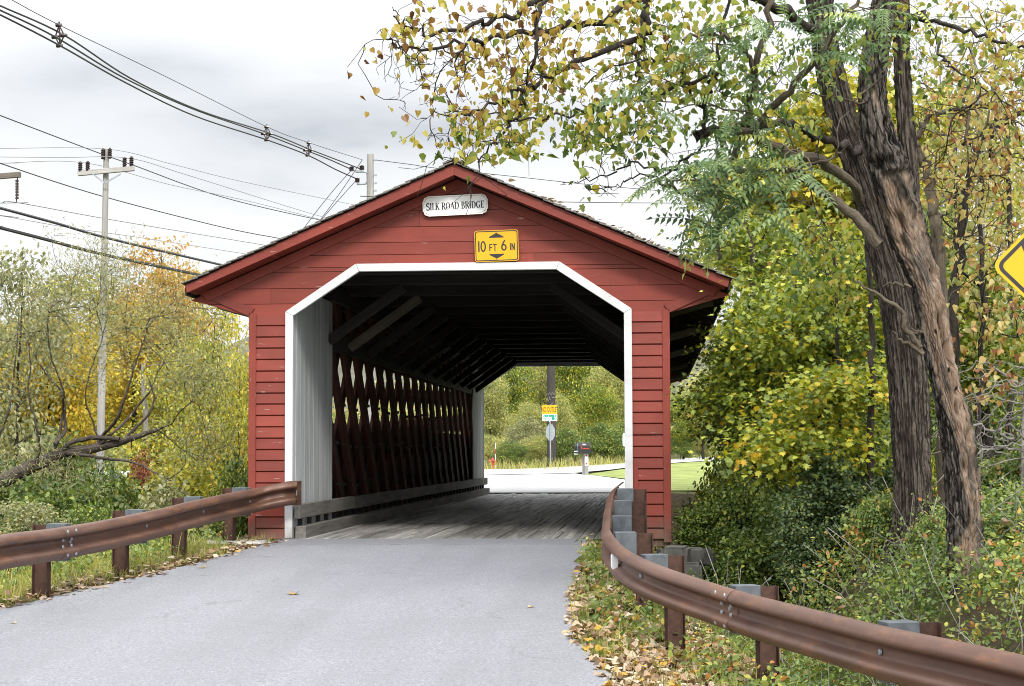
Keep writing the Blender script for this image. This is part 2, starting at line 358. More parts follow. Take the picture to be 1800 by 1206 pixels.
# leaf palettes along 'tint'
LM = {}
LM['bass'] = leafmat('leaf_yellow_brown', [(0, (.12, .05, .022)), (.2, (.27, .14, .04)), (.38, (.42, .30, .055)), (.58, (.42, .38, .065)), (.76, (.22, .28, .05)), (1, (.075, .135, .03))], .42)
LM['maple'] = leafmat('leaf_maple_green', [(0, (.045, .085, .016)), (.35, (.14, .20, .028)), (.65, (.32, .37, .04)), (.88, (.56, .52, .045)), (1, (.62, .40, .03))], .33)
LM['yellow'] = leafmat('leaf_golden', [(0, (.22, .25, .05)), (.3, (.50, .42, .06)), (.65, (.68, .49, .05)), (1, (.56, .32, .05))], .48)
LM['orange'] = leafmat('leaf_orange', [(0, (.34, .30, .10)), (.35, (.56, .38, .10)), (.7, (.54, .29, .07)), (1, (.38, .16, .06))], .48)
LM['brown'] = leafmat('leaf_rust', [(0, (.24, .28, .09)), (.35, (.46, .43, .18)), (.62, (.56, .44, .17)), (.85, (.44, .24, .08)), (1, (.26, .11, .05))], .45)
LM['willow'] = leafmat('leaf_silver', [(0, (.12, .14, .055)), (.4, (.26, .27, .12)), (.75, (.42, .43, .26)), (1, (.46, .38, .10))], .38)
LM['frond'] = leafmat('leaf_blue_green', [(0, (.045, .09, .035)), (.4, (.125, .205, .085)), (.75, (.27, .37, .17)), (1, (.45, .50, .12))], .42)
LM['shrub'] = leafmat('leaf_shrub', [(0, (.04, .07, .02)), (.45, (.115, .175, .04)), (.8, (.27, .34, .065)), (1, (.50, .48, .09))], .33)
LM['blue'] = leafmat('leaf_honeysuckle', [(0, (.035, .065, .03)), (.45, (.095, .15, .065)), (.8, (.22, .29, .11)), (1, (.45, .43, .09))], .4)
LM['cover'] = leafmat('leaf_bramble', [(0, (.045, .085, .025)), (.4, (.115, .185, .05)), (.75, (.26, .33, .085)), (.92, (.50, .50, .10)), (1, (.48, .20, .06))], .4)
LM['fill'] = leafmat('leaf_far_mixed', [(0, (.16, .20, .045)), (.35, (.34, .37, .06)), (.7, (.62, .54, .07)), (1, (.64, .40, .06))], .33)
LM['pale'] = leafmat('leaf_far_hazed', [(0, (.17, .21, .09)), (.35, (.33, .36, .13)), (.7, (.56, .54, .18)), (1, (.55, .42, .15))], .45)  # distance haze painted into the leaf colour: paler, less saturated
LM['grass'] = leafmat('grass_blade', [(0, (.14, .21, .035)), (.5, (.30, .37, .07)), (.8, (.48, .44, .14)), (1, (.54, .40, .17))], .4)
LM['litter'] = leafmat('fallen_leaf', [(0, (.06, .032, .02)), (.28, (.20, .11, .06)), (.52, (.40, .27, .165)), (.82, (.60, .50, .40)), (.93, (.52, .40, .27)), (1, (.52, .29, .03))], .15)
LM['red'] = leafmat('leaf_crimson', [(0, (.16, .06, .04)), (.6, (.30, .08, .06)), (1, (.42, .30, .08))], .35)

# ---------------------------------------------------------------- ground
D, LB = 23.8, 27.3                       # bridge portal distance and length
HW, ZT, XC, ZL, TW, ZA, EX, EZ, OH = 2.15, 3.457, 1.283, 2.886, 2.735, 4.786, 3.493, 3.269, .4
LEFT_EDGE = [(-14, -8), (-9.5, 2), (-6.4, 8), (-4.6, 13), (-3.42, 17.2), (-2.7, 20.6), (-2.28, 23.8)]
RIGHT_EDGE = [(12, -8), (8.0, 1), (5.2, 5.5), (3.25, 9.6), (2.30, 12.6), (1.88, 15), (1.72, 18), (1.70, 21), (1.76, 23.8)]
def interp(tab, y):
    ys = [q[1] for q in tab]; xs = [q[0] for q in tab]
    return float(np.interp(y, ys, xs))
def sst(a, b, x):
    t = min(1, max(0, (x-a)/(b-a))); return t*t*(3-2*t)
def road_z(y):
    if y >= D: return -.0
    return -.045*(D-max(y, 9)) - (.012*(9-y) if y < 9 else 0)
def ground_h(x, y):
    if y > D+.2:
        far = -.07 + .0075*min(max(0, y-51), 55)
        if y > 230: far += sst(230, 520, y)*14
        depth = -2.7*sst(D+.2, D+2.4, y)*(1-sst(47.5, 51, y))
        rise = sst(4.2, 8, x)*2.7*sst(D+.2, D+2.4, y)*(1-sst(28, 36, y))     # right bank reaches further
        lf = -.5*sst(-5, -12, x) if False else 0
        return (far if y > 49 else -.06)+depth+rise+lf
    z = road_z(y); xl, xr = interp(LEFT_EDGE, max(-8, y)), interp(RIGHT_EDGE, max(-8, y))
    if xl-.05 <= x <= xr+.05: return z-.03
    if x > xr:
        dx = x-xr; z += -.03-.20*sst(.1, 1.1, dx)
        ditch = -.5*sst(1.3, 2.0, dx)*(1-sst(2.2, 3.2, dx))*sst(8, 12, y)
        bank = (.75*sst(1.6, 4.0, dx)+.6*sst(4, 9, dx))*sst(9, 12.5, y)
        hollow = -.9*sst(19.2, 22.5, y)*sst(.9, 1.9, dx)*(1-sst(3.2, 5.0, dx))
        return z+ditch+bank+hollow
    dx = xl-x; z += -.03 + .04*sst(0, .4, dx)
    return z-1.9*sst(.9, 3.6, dx)*sst(4, 11, y)
def build_ground():
    xs = np.unique(np.concatenate([np.linspace(-12, 14, 105), np.linspace(-60, 60, 41), np.array([-3000, -1500, -700, -300, -150, -100, 100, 150, 300, 700, 1500, 3000])]))
    ys = np.unique(np.concatenate([np.linspace(-8, 30, 127), np.linspace(30, 60, 31), np.linspace(60, 160, 26), np.array([-3000, -500, -100, -30, 200, 250, 300, 360, 420, 600, 1000, 2000, 4000])]))
    V = np.array([(x, y, ground_h(x, y)+(random.uniform(-.02, .02) if abs(x) > 2.9 else 0)) for y in ys for x in xs])
    nx, ny = len(xs), len(ys)
    f = np.array([(j*nx+i, j*nx+i+1, (j+1)*nx+i+1, (j+1)*nx+i) for j in range(ny-1) for i in range(nx-1)])
    return tag(mesh_np('ground', V, [f], M['ground'], smooth=True), kind='structure')
build_ground()
def strip(name, stations, mat, dz, nc=12, rough_edge=0):
    """road sheet between left and right edge points"""
    V = []; n = len(stations)
    for (l, r) in stations:
        for k in range(nc+1):
            t = k/nc; x = l[0]+(r[0]-l[0])*t; y = l[1]+(r[1]-l[1])*t
            if k in (0, nc) and rough_edge: x += random.uniform(-rough_edge, rough_edge)
            V.append((x, y, 0))
    V = np.array(V)
    for q in V: q[2] = dz(q[0], q[1])
    f = np.array([(j*(nc+1)+i, j*(nc+1)+i+1, (j+1)*(nc+1)+i+1, (j+1)*(nc+1)+i) for j in range(n-1) for i in range(nc)])
    return tag(mesh_np(name, V, [f], mat, smooth=True), kind='structure')
ys = np.concatenate([np.linspace(-8, 9, 18), np.linspace(9.1, D-.02, 180)])
strip('road', [((interp(LEFT_EDGE, y), y), (interp(RIGHT_EDGE, y), y)) for y in ys], M['road'], lambda x, y: road_z(y), 14, .035)
fz = lambda o: (lambda x, y: ground_h(x, y)+o)
APP = [((-2.2, 51.1), (2.2, 51.1)), ((-3.2, 56), (2.25, 57)), ((-6, 60), (2.0, 63)), ((-11, 63), (1.4, 67)), ((-18, 66), (.3, 73)), ((-22, 74), (-.8, 78))]
APP2 = []
for a, b in zip(APP[:-1], APP[1:]):
    for t in np.linspace(0, 1, 6)[:-1]:
        APP2.append(tuple(tuple(np.array(p)*(1-t)+np.array(q)*t) for p, q in zip(a, b)))
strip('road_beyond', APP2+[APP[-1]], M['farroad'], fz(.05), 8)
CR = [((-60, 84), (-60, 70)), ((-24, 85), (-22, 72)), ((-8, 87), (-6, 73)), ((-4, 88), (-.9, 77.5)), ((-1.7, 95), (.6, 86)), ((1.2, 110), (2.0, 98)), ((4.6, 160), (4.4, 116)), ((9.5, 220), (9.2, 150)), ((60, 330), (60, 250))]
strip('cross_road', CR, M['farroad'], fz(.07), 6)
LW = [((2.4, 53), (9, 53)), ((2.25, 62), (14, 62)), ((1.5, 68), (20, 68)), ((-.2, 76), (24, 76)), ((.8, 86), (26, 86)), ((2.2, 98), (30, 98)), ((4.6, 116), (36, 116)), ((9.4, 148), (60, 148))]
strip('lawn', LW, M['lawn'], fz(.045), 8)
wv = np.array([(-80, 26.2, -2.45), (80, 27, -2.45), (80, 47, -2.45), (-80, 47, -2.45)])
tag(mesh_np('brook', wv, [np.array([[0, 1, 2, 3]])], M['water']), kind='structure')
def build_hills():
    V = []; nx, ny = 60, 8
    for j in range(ny):
        for i in range(nx):
            x = -1500+i*45; y = 1500+j*130
            z = (90+60*math.sin(i*.23+1)+35*math.sin(i*.61)+12*math.sin(i*1.7+j))*math.sin(math.pi*min(1, j/4)/2)
            V.append((x, y, z-5))
    f = np.array([(j*nx+i, j*nx+i+1, (j+1)*nx+i+1, (j+1)*nx+i) for j in range(ny-1) for i in range(nx-1)])
    tag(mesh_np('hills', np.array(V), [f], M['hill'], smooth=True), kind='structure')
build_hills()

# ---------------------------------------------------------------- covered bridge
SL = (ZA-EZ)/EX                              # roof slope
def roof_z(x): return ZA-SL*abs(x)           # upper edge of the fascia
def clip(poly, z, keep_above):
    out = []; n = len(poly)
    for i in range(n):
        a, b = poly[i], poly[(i+1) % n]; ia, ib = (a[1] >= z) == keep_above, (b[1] >= z) == keep_above
        if ia: out.append(a)
        if ia != ib:
            t = (z-a[1])/(b[1]-a[1]); out.append((a[0]+(b[0]-a[0])*t, z))
    return out
def clipx(poly, x, right):
    q = clip([(p[1], p[0]) for p in poly], x, right); return [(p[1], p[0]) for p in q]
def boards(mb, poly, zs, y, th, gap, joints=()):
    for i in range(len(zs)-1):
        c = clip(clip(poly, zs[i]+gap/2, True), zs[i+1]-gap/2, False)
        if len(c) < 3: continue
        xs = [p[0] for p in c]; cuts = [x for (k, x) in joints if k == i and min(xs)+.1 < x < max(xs)-.1]
        pieces = []; rest = c
        for x in sorted(cuts):
            pieces.append(clipx(rest, x-.002, False)); rest = clipx(rest, x+.002, True)
        pieces.append(rest)
        for q in pieces:
            if len(q) < 3: continue
            jt = random.uniform(-.005, .005)
            mb.prism([Vector((p[0], y+jt, p[1])) for p in q], (0, th, 0), gx=Vector((1, 0, 0)))
bridge = thing('covered_bridge', 'red wooden covered bridge with white trimmed portal spanning the road', 'covered bridge', (0, D, 0))
TR = .10                                      # trim width
def facade(y, sgn):
    """gable end at distance y; sgn -1 faces the camera"""
    th = -sgn*.028; dz0 = -.10
    gable = MB()
    if sgn < 0:
        for s in (-1, 1):
            siding, cb = MB(), MB()
            x0, x1 = sorted((s*(HW+.06), s*(TW-.095)))
            z = -.02; k = 0
            lo = -.12
            while z < ZL+.0:
                h = random.choice((.145, .148, .152, .142)); z1 = min(z+h, ZL+.02)
                # bevelled clapboard: bottom stands prouder than the top
                if z1-z > .03:
                    j = random.uniform(0, .003)
                    a = [Vector((x, y+q, zz)) for x in (x0, x1) for q, zz in ((-.008, z+.018), (.004-j, z1), (.03, z1), (.03, z))]
                    siding.add([a[0], a[1], a[2], a[3], a[4], a[5], a[6], a[7], Vector((x0, y+.022, z)), Vector((x1, y+.022, z))],
                               [(0, 4, 5, 1), (1, 5, 6, 2), (2, 6, 7, 3), (8, 9, 4, 0), (3, 7, 9, 8), (0, 1, 2, 3, 8), (4, 9, 7, 6, 5)],
                               [(p.x, p.y, p.z) for p in a]+[(x0, 0, z), (x1, 0, z)])
                z = z1
            xa, xb = sorted((s*(TW-.095), s*TW))
            cb.box(xa, xb, y-.022, y+.05, -.05, ZL+.04)
            # slanting board under the eave return
            d = Vector((s*(EX-.10-TW), 0, (EZ-.075)-(ZL+.02)))
            p0 = Vector((s*TW, y-.022, ZL-.0)); p1 = p0+d; up = Vector((-d.z*s, 0, abs(d.x))).normalized()*.11
            if up.z < 0: up = -up
            cb.prism([p0, p1, p1+up*.9, p0+up+Vector((-s*.03, 0, 0))], (0, .05, 0), gx=Vector((1, 0, 0)))
            siding.box(min(s*(HW+.02), s*(TW-.01)), max(s*(HW+.02), s*(TW-.01)), y+.031, y+.06, -.1, ZL)     # backing
            if s > 0: cb2 = MB(); cb2.box(HW+.105, HW+.165, y-.012, y+.02, .25, .98); cb2.build('tower_batten', M['red'], bridge)
            siding.build('tower_siding', M['red'], bridge); cb.build('corner_board', M['red'], bridge, .003)
    # gable boards
    xi = HW+.05; zt = ZT+.06
    rz = lambda z: (ZA-.16-z)/SL
    zk = EZ-.17
    zs = [ZL]
    while zs[-1] < ZA: zs.append(zs[-1]+random.choice((.19, .2, .215, .16)))
    joints = [(random.randrange(len(zs)), random.uniform(-2.9, 2.9)) for _ in range(16)]+[(3, -.5), (2, 2.35), (3, 1.55), (4, 1.3)]
    for s in (-1, 1):
        pl = [(s*TW, ZL), (s*xi, ZL), (s*(XC+.03), zt), (s*rz(zt), zt), (s*rz(zk), zk), (s*(EX-.12), zk-.03)]
        boards(gable, pl, [q for q in zs if q < zt]+[zt], y, th*-sgn*sgn if False else .028, .007, joints)
        gable.prism([Vector((p[0], y+.030, p[1])) for p in pl], (0, .02, 0))
    top = [(-rz(zt), zt), (rz(zt), zt), (0, ZA-.16)]
    boards(gable, top, [zt]+[q for q in zs if q > zt+.05], y, .028, .007, joints)
    gable.prism([Vector((p[0], y+.030, p[1])) for p in top], (0, .02, 0))
    gable.build('gable_wall', M['red'], bridge)
    if sgn > 0:
        for s in (-1, 1):
            q = MB(); a, b = sorted((s*(HW+.06), s*TW)); q.box(a, b, y, y+.05, -.1, ZL); q.build('tower_siding', M['red'], bridge)
facade(D, -1); facade(D+LB, 1)
def trim(y0, y1):
    q = MB(); e = .0015
    inner = [(-HW, 0), (-HW, ZL), (-XC, ZT), (XC, ZT), (HW, ZL), (HW, 0)]
    outer = [(-HW-TR, 0), (-HW-TR, ZL+.055), (-XC-.045, ZT+TR), (XC+.045, ZT+TR), (HW+TR, ZL+.055), (HW+TR, 0)]
    for i in range(5):
        a, b, c, d = inner[i], inner[i+1], outer[i+1], outer[i]
        pa = [Vector((p[0], y0, p[1])) for p in (a, b, c, d)]; ctr = sum(pa, Vector())/4
        dl = (pa[1]-pa[0]).normalized()*e
        pa = [pa[0]+dl, pa[1]-dl, pa[2]-dl, pa[3]+dl]
        q.prism(pa, (0, y1-y0, 0), gx=dl.normalized())
    return q.build('portal_trim', M['white'], bridge, .004)
trim(D-.045, D+.035); trim(D+LB-.01, D+LB+.06)
# inner boarding of both portals: vertical grey-white planks
for (ya, yb) in ((D+.04, D+3.0), (D+LB-3.0, D+LB-.02)):
    for s in (-1, 1):
        q = MB(); y = ya; k = 0
        while y < yb-.02:
            wd = min(random.uniform(.13, .2), yb-y); o = random.uniform(0, .006)
            a, b = sorted((s*(HW+.004+o), s*(HW+.03)))
            q.box(a, b, y+.0015, y+wd-.0015, -.04, 3.30); y += wd
        q.build('portal_panel', M['greywhite'], bridge)
        q = MB(); a, b = sorted((s*(HW-.012), s*(HW+.012)))
# trusses
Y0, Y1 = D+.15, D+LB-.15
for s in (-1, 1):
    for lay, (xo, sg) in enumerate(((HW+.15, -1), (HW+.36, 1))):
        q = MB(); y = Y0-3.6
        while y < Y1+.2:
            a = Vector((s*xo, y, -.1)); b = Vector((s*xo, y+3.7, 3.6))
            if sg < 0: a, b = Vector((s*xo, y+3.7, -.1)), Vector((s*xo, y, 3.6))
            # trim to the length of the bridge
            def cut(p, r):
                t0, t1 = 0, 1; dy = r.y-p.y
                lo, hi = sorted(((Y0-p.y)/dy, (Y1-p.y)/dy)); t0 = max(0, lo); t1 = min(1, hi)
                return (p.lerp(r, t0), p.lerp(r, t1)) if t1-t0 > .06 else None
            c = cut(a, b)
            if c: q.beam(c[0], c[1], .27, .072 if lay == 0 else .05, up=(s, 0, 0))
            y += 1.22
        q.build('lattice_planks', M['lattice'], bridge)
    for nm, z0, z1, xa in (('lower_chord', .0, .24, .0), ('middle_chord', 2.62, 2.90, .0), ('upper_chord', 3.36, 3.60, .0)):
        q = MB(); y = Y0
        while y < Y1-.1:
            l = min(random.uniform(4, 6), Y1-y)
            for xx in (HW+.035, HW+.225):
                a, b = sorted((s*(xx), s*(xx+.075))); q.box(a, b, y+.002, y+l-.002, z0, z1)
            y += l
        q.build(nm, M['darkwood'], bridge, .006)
    # heads of the wooden pins at the plank crossings
    if s < 0:
        for z in (.62, 1.23, 1.84):
            for j in range(30):
                q = MB(); q.lathe((s*(HW+.105), Y0+3.3+j*.61, z+random.uniform(-.05, .05)), [(.0, -.03), (.026, -.03), (.026, .014), (.0, .014)], 6, (1, 0, 0)); q.build('wooden_pin', M['darkwood'], bridge)
    # outer siding: vertical red boards to half height
    q = MB(); y = D+.06
    while y < D+LB-.06:
        a, b = sorted((s*(TW-.05), s*(TW-.022))); q.box(a, b, y+.002, y+.23, -.7, 1.58+random.uniform(-.005, .005)); y += .232
    q.build('side_siding', M['red'], bridge)
    q = MB(); a, b = sorted((s*(TW-.06), s*(TW-.075))); q.box(a, b, D+.06, D+LB-.06, -.7, 1.57); q.build('siding_dark_back', M['darkwood'], bridge)  # added dark sheet: blackens the inside of the siding, as raw boards
    # curb, guard board and its blocks
    q = MB(); y = Y0-.1
    while y < Y1-.1:
        l = min(random.uniform(3.5, 5), Y1+.1-y); a, b = sorted((s*(HW-.02), s*(HW-.16))); dz = -.05*(y-D)/LB
        q.box(a, b, y+.003, y+l-.003, -.02+dz, .155+dz); y += l
    q.build('curb_timber', M['greywood'], bridge, .006)
    q = MB(); y = Y0-.2
    while y < Y1-.1:
        l = min(random.uniform(4, 5.5), Y1+.15-y); a, b = sorted((s*(HW-.10), s*(HW-.03))); dz = -.05*(y-D)/LB
        q.box(a, b, y+.002, y+l-.002, .255+dz, .44+dz); y += l
    q.build('guard_board', M['greywood'], bridge, .006)
    y = Y0+.2
    while y < Y1:
        q = MB(); a, b = sorted((s*(HW-.028), s*(HW+.03))); q.box(a, b, y, y+.16, .0, .40); y += .66; q.build('guard_block', M['darkwood'], bridge)
# tie beams, knee braces, rafters
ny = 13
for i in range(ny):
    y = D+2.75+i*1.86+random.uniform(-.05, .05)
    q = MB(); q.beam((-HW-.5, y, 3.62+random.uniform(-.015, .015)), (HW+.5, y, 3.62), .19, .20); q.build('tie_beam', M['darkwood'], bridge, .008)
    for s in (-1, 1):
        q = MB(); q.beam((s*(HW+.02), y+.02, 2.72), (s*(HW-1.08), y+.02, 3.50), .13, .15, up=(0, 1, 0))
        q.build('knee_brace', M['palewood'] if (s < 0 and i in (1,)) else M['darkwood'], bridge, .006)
for y in (D+.25, D+1.3, D+LB-.25):
    q = MB(); q.beam((-HW-.5, y, 3.64), (HW+.5, y, 3.64), .17, .19); q.build('tie_beam', M['darkwood'], bridge, .008)
for i in range(ny-1):
    ya = D+2.75+i*1.86; yb = ya+1.86
    q = MB(); q.beam((-HW-.2, ya, 3.77), (HW+.2, yb, 3.77), .1, .09); q.build('sway_brace', M['darkwood'], bridge)
nr = 28
for i in range(nr):
    y = D+.2+i*(LB-.4)/(nr-1)
    q = MB()
    for s in (-1, 1):
        q.beam((s*(EX-.05), y, roof_z(EX-.05)-.17), (0, y, ZA-.17), .08, .12, up=(0, 1, 0))
    q.build('rafter', M['darkwood'], bridge)
# struts that carry the eave
for s in (-1, 1):
    for y in (D+.9, D+6.5, D+12.5, D+19, D+25.5):
        q = MB(); q.beam((s*(TW-.05), y, 2.93), (s*(EX-.18), y, EZ-.17), .09, .11); q.build('eave_bracket', M['palewood'], bridge)
# roof: sheathing boards underneath, then courses of shingles
R0, R1 = D-OH, D+LB+OH
for s in (-1, 1):
    q = MB(); n = 15; nrm = Vector((s*SL, 0, 1)).normalized(); dn = Vector((s*1, 0, -SL)).normalized()
    Ls = math.hypot(EX, ZA-EZ)
    for k in range(n):
        c = Vector((0, (R0+R1)/2, ZA-.045))+dn*((k+.5)*Ls/n)
        q.frame(c, Vector((0, 1, 0)), dn, nrm, R1-R0-.05, Ls/n-.006, .022)
    q.build('roof_boards', M['darkwood'], bridge)
    q = MB(); nc = 24; step = (Ls+.0)/nc
    for k in range(nc):
        t = (k+.5)*step
        y = R0-.06
        while y < R1+.05:
            wd = random.uniform(.1, .24) if y < R0+2.2 else random.uniform(1.4, 2.4)
            wd = min(wd, R1+.06-y); ov = random.uniform(-.012, .012); lift = random.uniform(0, .008)
            tilt = (nrm+dn*-.07).normalized(); ax = dn; dd = (dn+nrm*.075).normalized()
            c = Vector((0, y+wd/2, ZA+.012+lift))+dn*(t+ov)+nrm*.012
            q.frame(c, Vector((0, 1, 0)), dd, dd.cross(Vector((0, 1, 0))), wd-.004, step*1.45, .014)
            y += wd
    q.build('roof_shingles', M['shingle'], bridge)
    # rake fascia, frieze board under it, soffit
    for y, far in ((R0, 0), (R1-.03, 1)):
        q = MB(); h = .140
        q.prism([Vector((0, y, ZA)), Vector((s*EX, y, EZ)), Vector((s*(EX-.03), y, EZ-h*.72)), Vector((0, y, ZA-h))] if s > 0 else
                [Vector((0, y, ZA)), Vector((0, y, ZA-h)), Vector((s*(EX-.03), y, EZ-h*.72)), Vector((s*EX, y, EZ))], (0, .03, 0), gx=Vector((1, 0, 0)))
        q.build('rake_board', M['red'], bridge, .003)
        if not far:
            q = MB(); ya = D-.026
            q.prism([Vector((0, ya, ZA-.14)), Vector((s*(EX-.14), ya, roof_z(EX-.14)-.14)), Vector((s*(EX-.2), ya, roof_z(EX-.2)-.27)), Vector((0, ya, ZA-.27))], (0, .024, 0), gx=Vector((1, 0, 0)))
            q.build('frieze_board', M['red'], bridge, .003)
            q = MB()
            q.prism([Vector((s*.02, R0+.032, ZA-.125)), Vector((s*(EX-.06), R0+.032, roof_z(EX-.06)-.125)), Vector((s*(EX-.06), R0+.032, roof_z(EX-.06)-.105)), Vector((s*.02, R0+.032, ZA-.105))], (0, OH-.035, 0), gx=Vector((1, 0, 0)))
            q.build('rake_soffit', M['red'], bridge)
    q = MB(); q.box(min(s*(EX-.02), s*(EX+.005)), max(s*(EX-.02), s*(EX+.005)), R0+.04, R1-.04, EZ-.13, EZ-.02); q.build('eave_board', M['darkwood'], bridge)
q = MB()
for s in (-1, 1):
    q.frame(Vector((s*.07, (R0+R1)/2, ZA+.035)), Vector((0, 1, 0)), Vector((s, 0, -SL)).normalized(), Vector((s*SL, 0, 1)).normalized(), R1-R0+.1, .16, .02)
q.build('ridge_cap', M['shingle'], bridge)
# deck of long narrow planks
q = MB(); npl = 44; x = -HW+.02
for k in range(npl):
    wd = (2*HW-.04)/npl; y = D+.02
    xx = x+k*wd
    while y < D+LB-.05:
        l = min(random.uniform(2.2, 5), D+LB-.02-y); z = -.05*(y+l/2-D)/LB+random.uniform(-.009, .006)
        q.box(xx+.003, xx+wd-.003, y+.003, y+l-.004, z-.05, z); y += l
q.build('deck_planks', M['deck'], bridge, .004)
q = MB(); q.box(-HW-.3, HW+.3, D+.05, D+LB-.05, -.45, -.075); q.build('floor_beams', M['darkwood'], bridge)
q = MB(); q.box(-HW-.05, HW-.3, D-.10, D+.015, -.10, -.006); q.build('threshold_plate', M['darkwood'], bridge)

# ---------------------------------------------------------------- lettering (stroke font)
def arc(cx, cy, rx, ry, a0, a1, n=10):
    return [(cx+rx*math.cos(math.radians(a0+(a1-a0)*i/n)), cy+ry*math.sin(math.radians(a0+(a1-a0)*i/n))) for i in range(n+1)]
# glyph: (advance, [(width factor, polyline)...]) in a box of height 1
SERIF = {
 'S': (.50, [(1, arc(.25, .75, .19, .215, 40, 180, 8)+arc(.25, .75, .19, .23, 180, 262, 5)+[(.27, .49)]+arc(.25, .25, .20, .235, 78, -90, 9)+arc(.25, .25, .21, .225, -90, -150, 5)), (.5, [(.41, .99), (.41, .76)]), (.5, [(.05, .24), (.05, .01)])]),
 'I': (.30, [(1, [(.15, 0), (.15, 1)]), (.45, [(.04, .02), (.26, .02)]), (.45, [(.04, .98), (.26, .98)])]),
 'L': (.47, [(1, [(.14, 0), (.14, 1)]), (.45, [(.03, .98), (.25, .98)]), (.5, [(.03, .025), (.43, .025)]), (.5, [(.43, .0), (.44, .22)])]),
 'K': (.60, [(1, [(.14, 0), (.14, 1)]), (.45, [(.03, .98), (.25, .98)]), (.45, [(.03, .02), (.25, .02)]), (.5, [(.17, .45), (.47, .98)]), (1, [(.26, .56), (.50, .01)]), (.45, [(.38, .98), (.56, .98)]), (.45, [(.42, .02), (.60, .02)])]),
 'R': (.58, [(1, [(.14, 0), (.14, 1)]), (.45, [(.03, .02), (.25, .02)]), (.5, [(.03, .975), (.28, .975)]+arc(.28, .74, .17, .235, 90, 0, 5)), (1, arc(.28, .74, .16, .22, 40, -40, 5)), (.5, arc(.28, .74, .17, .23, 0, -90, 5)+[(.15, .51)]), (1, [(.30, .50), (.52, .01)]), (.45, [(.44, .02), (.60, .02)])]),
 'O': (.64, [(1, arc(.31, .5, .235, .45, 130, 230, 10)), (1, arc(.31, .5, .235, .45, -50, 50, 10)), (.55, arc(.31, .5, .235, .475, 40, 140, 8)), (.55, arc(.31, .5, .235, .475, 220, 320, 8))]),
 'A': (.60, [(.5, [(.05, .0), (.29, 1)]), (1, [(.29, .98), (.51, 0)]), (.5, [(.13, .33), (.44, .33)]), (.45, [(.0, .02), (.15, .02)]), (.45, [(.41, .02), (.60, .02)])]),
 'D': (.64, [(1, [(.14, 0), (.14, 1)]), (.5, [(.03, .975), (.27, .975)]+arc(.27, .5, .27, .475, 90, 40, 5)), (1, arc(.27, .5, .26, .45, 48, -48, 9)), (.5, arc(.27, .5, .27, .475, -40, -90, 5)+[(.03, .025)])]),
 'B': (.54, [(1, [(.14, 0), (.14, 1)]), (.5, [(.03, .975), (.26, .975)]+arc(.26, .75, .16, .225, 90, 0, 5)), (1, arc(.26, .75, .15, .2, 40, -40, 4)), (.5, arc(.26, .75, .16, .23, -30, -90, 4)+[(.15, .52)]), (.5, [(.15, .52), (.27, .52)]+arc(.27, .27, .19, .25, 90, 30, 4)), (1, arc(.27, .27, .18, .225, 45, -45, 5)), (.5, arc(.27, .27, .19, .245, -30, -90, 4)+[(.03, .025)])]),
 'G': (.64, [(1, arc(.32, .5, .245, .45, 120, 240, 10)), (.55, arc(.32, .5, .245, .475, 45, 125, 8)), (.55, arc(.32, .5, .245, .475, 235, 300, 6)), (1, [(.50, .08), (.50, .42)]), (.45, [(.38, .42), (.60, .42)]), (.5, [(.50, .98), (.50, .74)])]),
 'E': (.50, [(1, [(.14, 0), (.14, 1)]), (.5, [(.03, .975), (.42, .975)]), (.5, [(.03, .025), (.44, .025)]), (.5, [(.15, .51), (.34, .51)]), (.5, [(.42, .99), (.42, .80)]), (.5, [(.44, .01), (.45, .22)]), (.45, [(.34, .60), (.34, .42)])]),
 ' ': (.26, []),
}
SANS = {
 '1': (.30, [(1, [(.13, 0), (.13, 1)])]), '0': (.62, [(1, arc(.28, .5, .215, .44, 0, 360, 24))]),
 'F': (.50, [(1, [(.10, 0), (.10, 1)]), (1, [(.10, .94), (.44, .94)]), (1, [(.10, .52), (.40, .52)])]),
 'T': (.52, [(1, [(.26, 0), (.26, 1)]), (1, [(.02, .94), (.50, .94)])]),
 '6': (.62, [(1, [(.40, 1.0), (.13, .55), (.085, .40)]), (1, arc(.29, .31, .21, .25, 0, 360, 22))]),
 'I': (.28, [(1, [(.13, 0), (.13, 1)])]), 'N': (.62, [(1, [(.10, 0), (.10, 1)]), (1, [(.10, .97), (.48, .03)]), (1, [(.48, 0), (.48, 1)])]),
 ' ': (.30, [])}
def ribbon(mb, pts, wd, M2, k):
    P2 = [Vector((p[0], p[1])) for p in pts]; n = len(P2); l = []; r = []
    closed = (P2[0]-P2[-1]).length < 1e-6
    for i in range(n):
        if closed and i in (0, n-1): a, b = P2[n-2], P2[1]
        else: a, b = P2[max(0, i-1)], P2[min(n-1, i+1)]
        d1 = (P2[i]-a).normalized() if (P2[i]-a).length > 1e-6 else (b-P2[i]).normalized()
        d2 = (b-P2[i]).normalized() if (b-P2[i]).length > 1e-6 else d1
        t = (d1+d2).normalized(); nn = Vector((-t.y, t.x)); m = wd/2/max(.5, nn.dot(Vector((-d1.y, d1.x))))
        l.append(P2[i]+nn*m); r.append(P2[i]-nn*m)
    th = .0012+k*.00025
    v = [M2(q.x, q.y, 0) for q in l]+[M2(q.x, q.y, 0) for q in r]+[M2(q.x, q.y, th) for q in l]+[M2(q.x, q.y, th) for q in r]
    f = []
    for i in range(n-1):
        f += [(2*n+i, 2*n+i+1, 3*n+i+1, 3*n+i), (i, i+1, 2*n+i+1, 2*n+i), (n+i+1, n+i, 3*n+i, 3*n+i+1)]
    mb.add(v, f, None, .5)
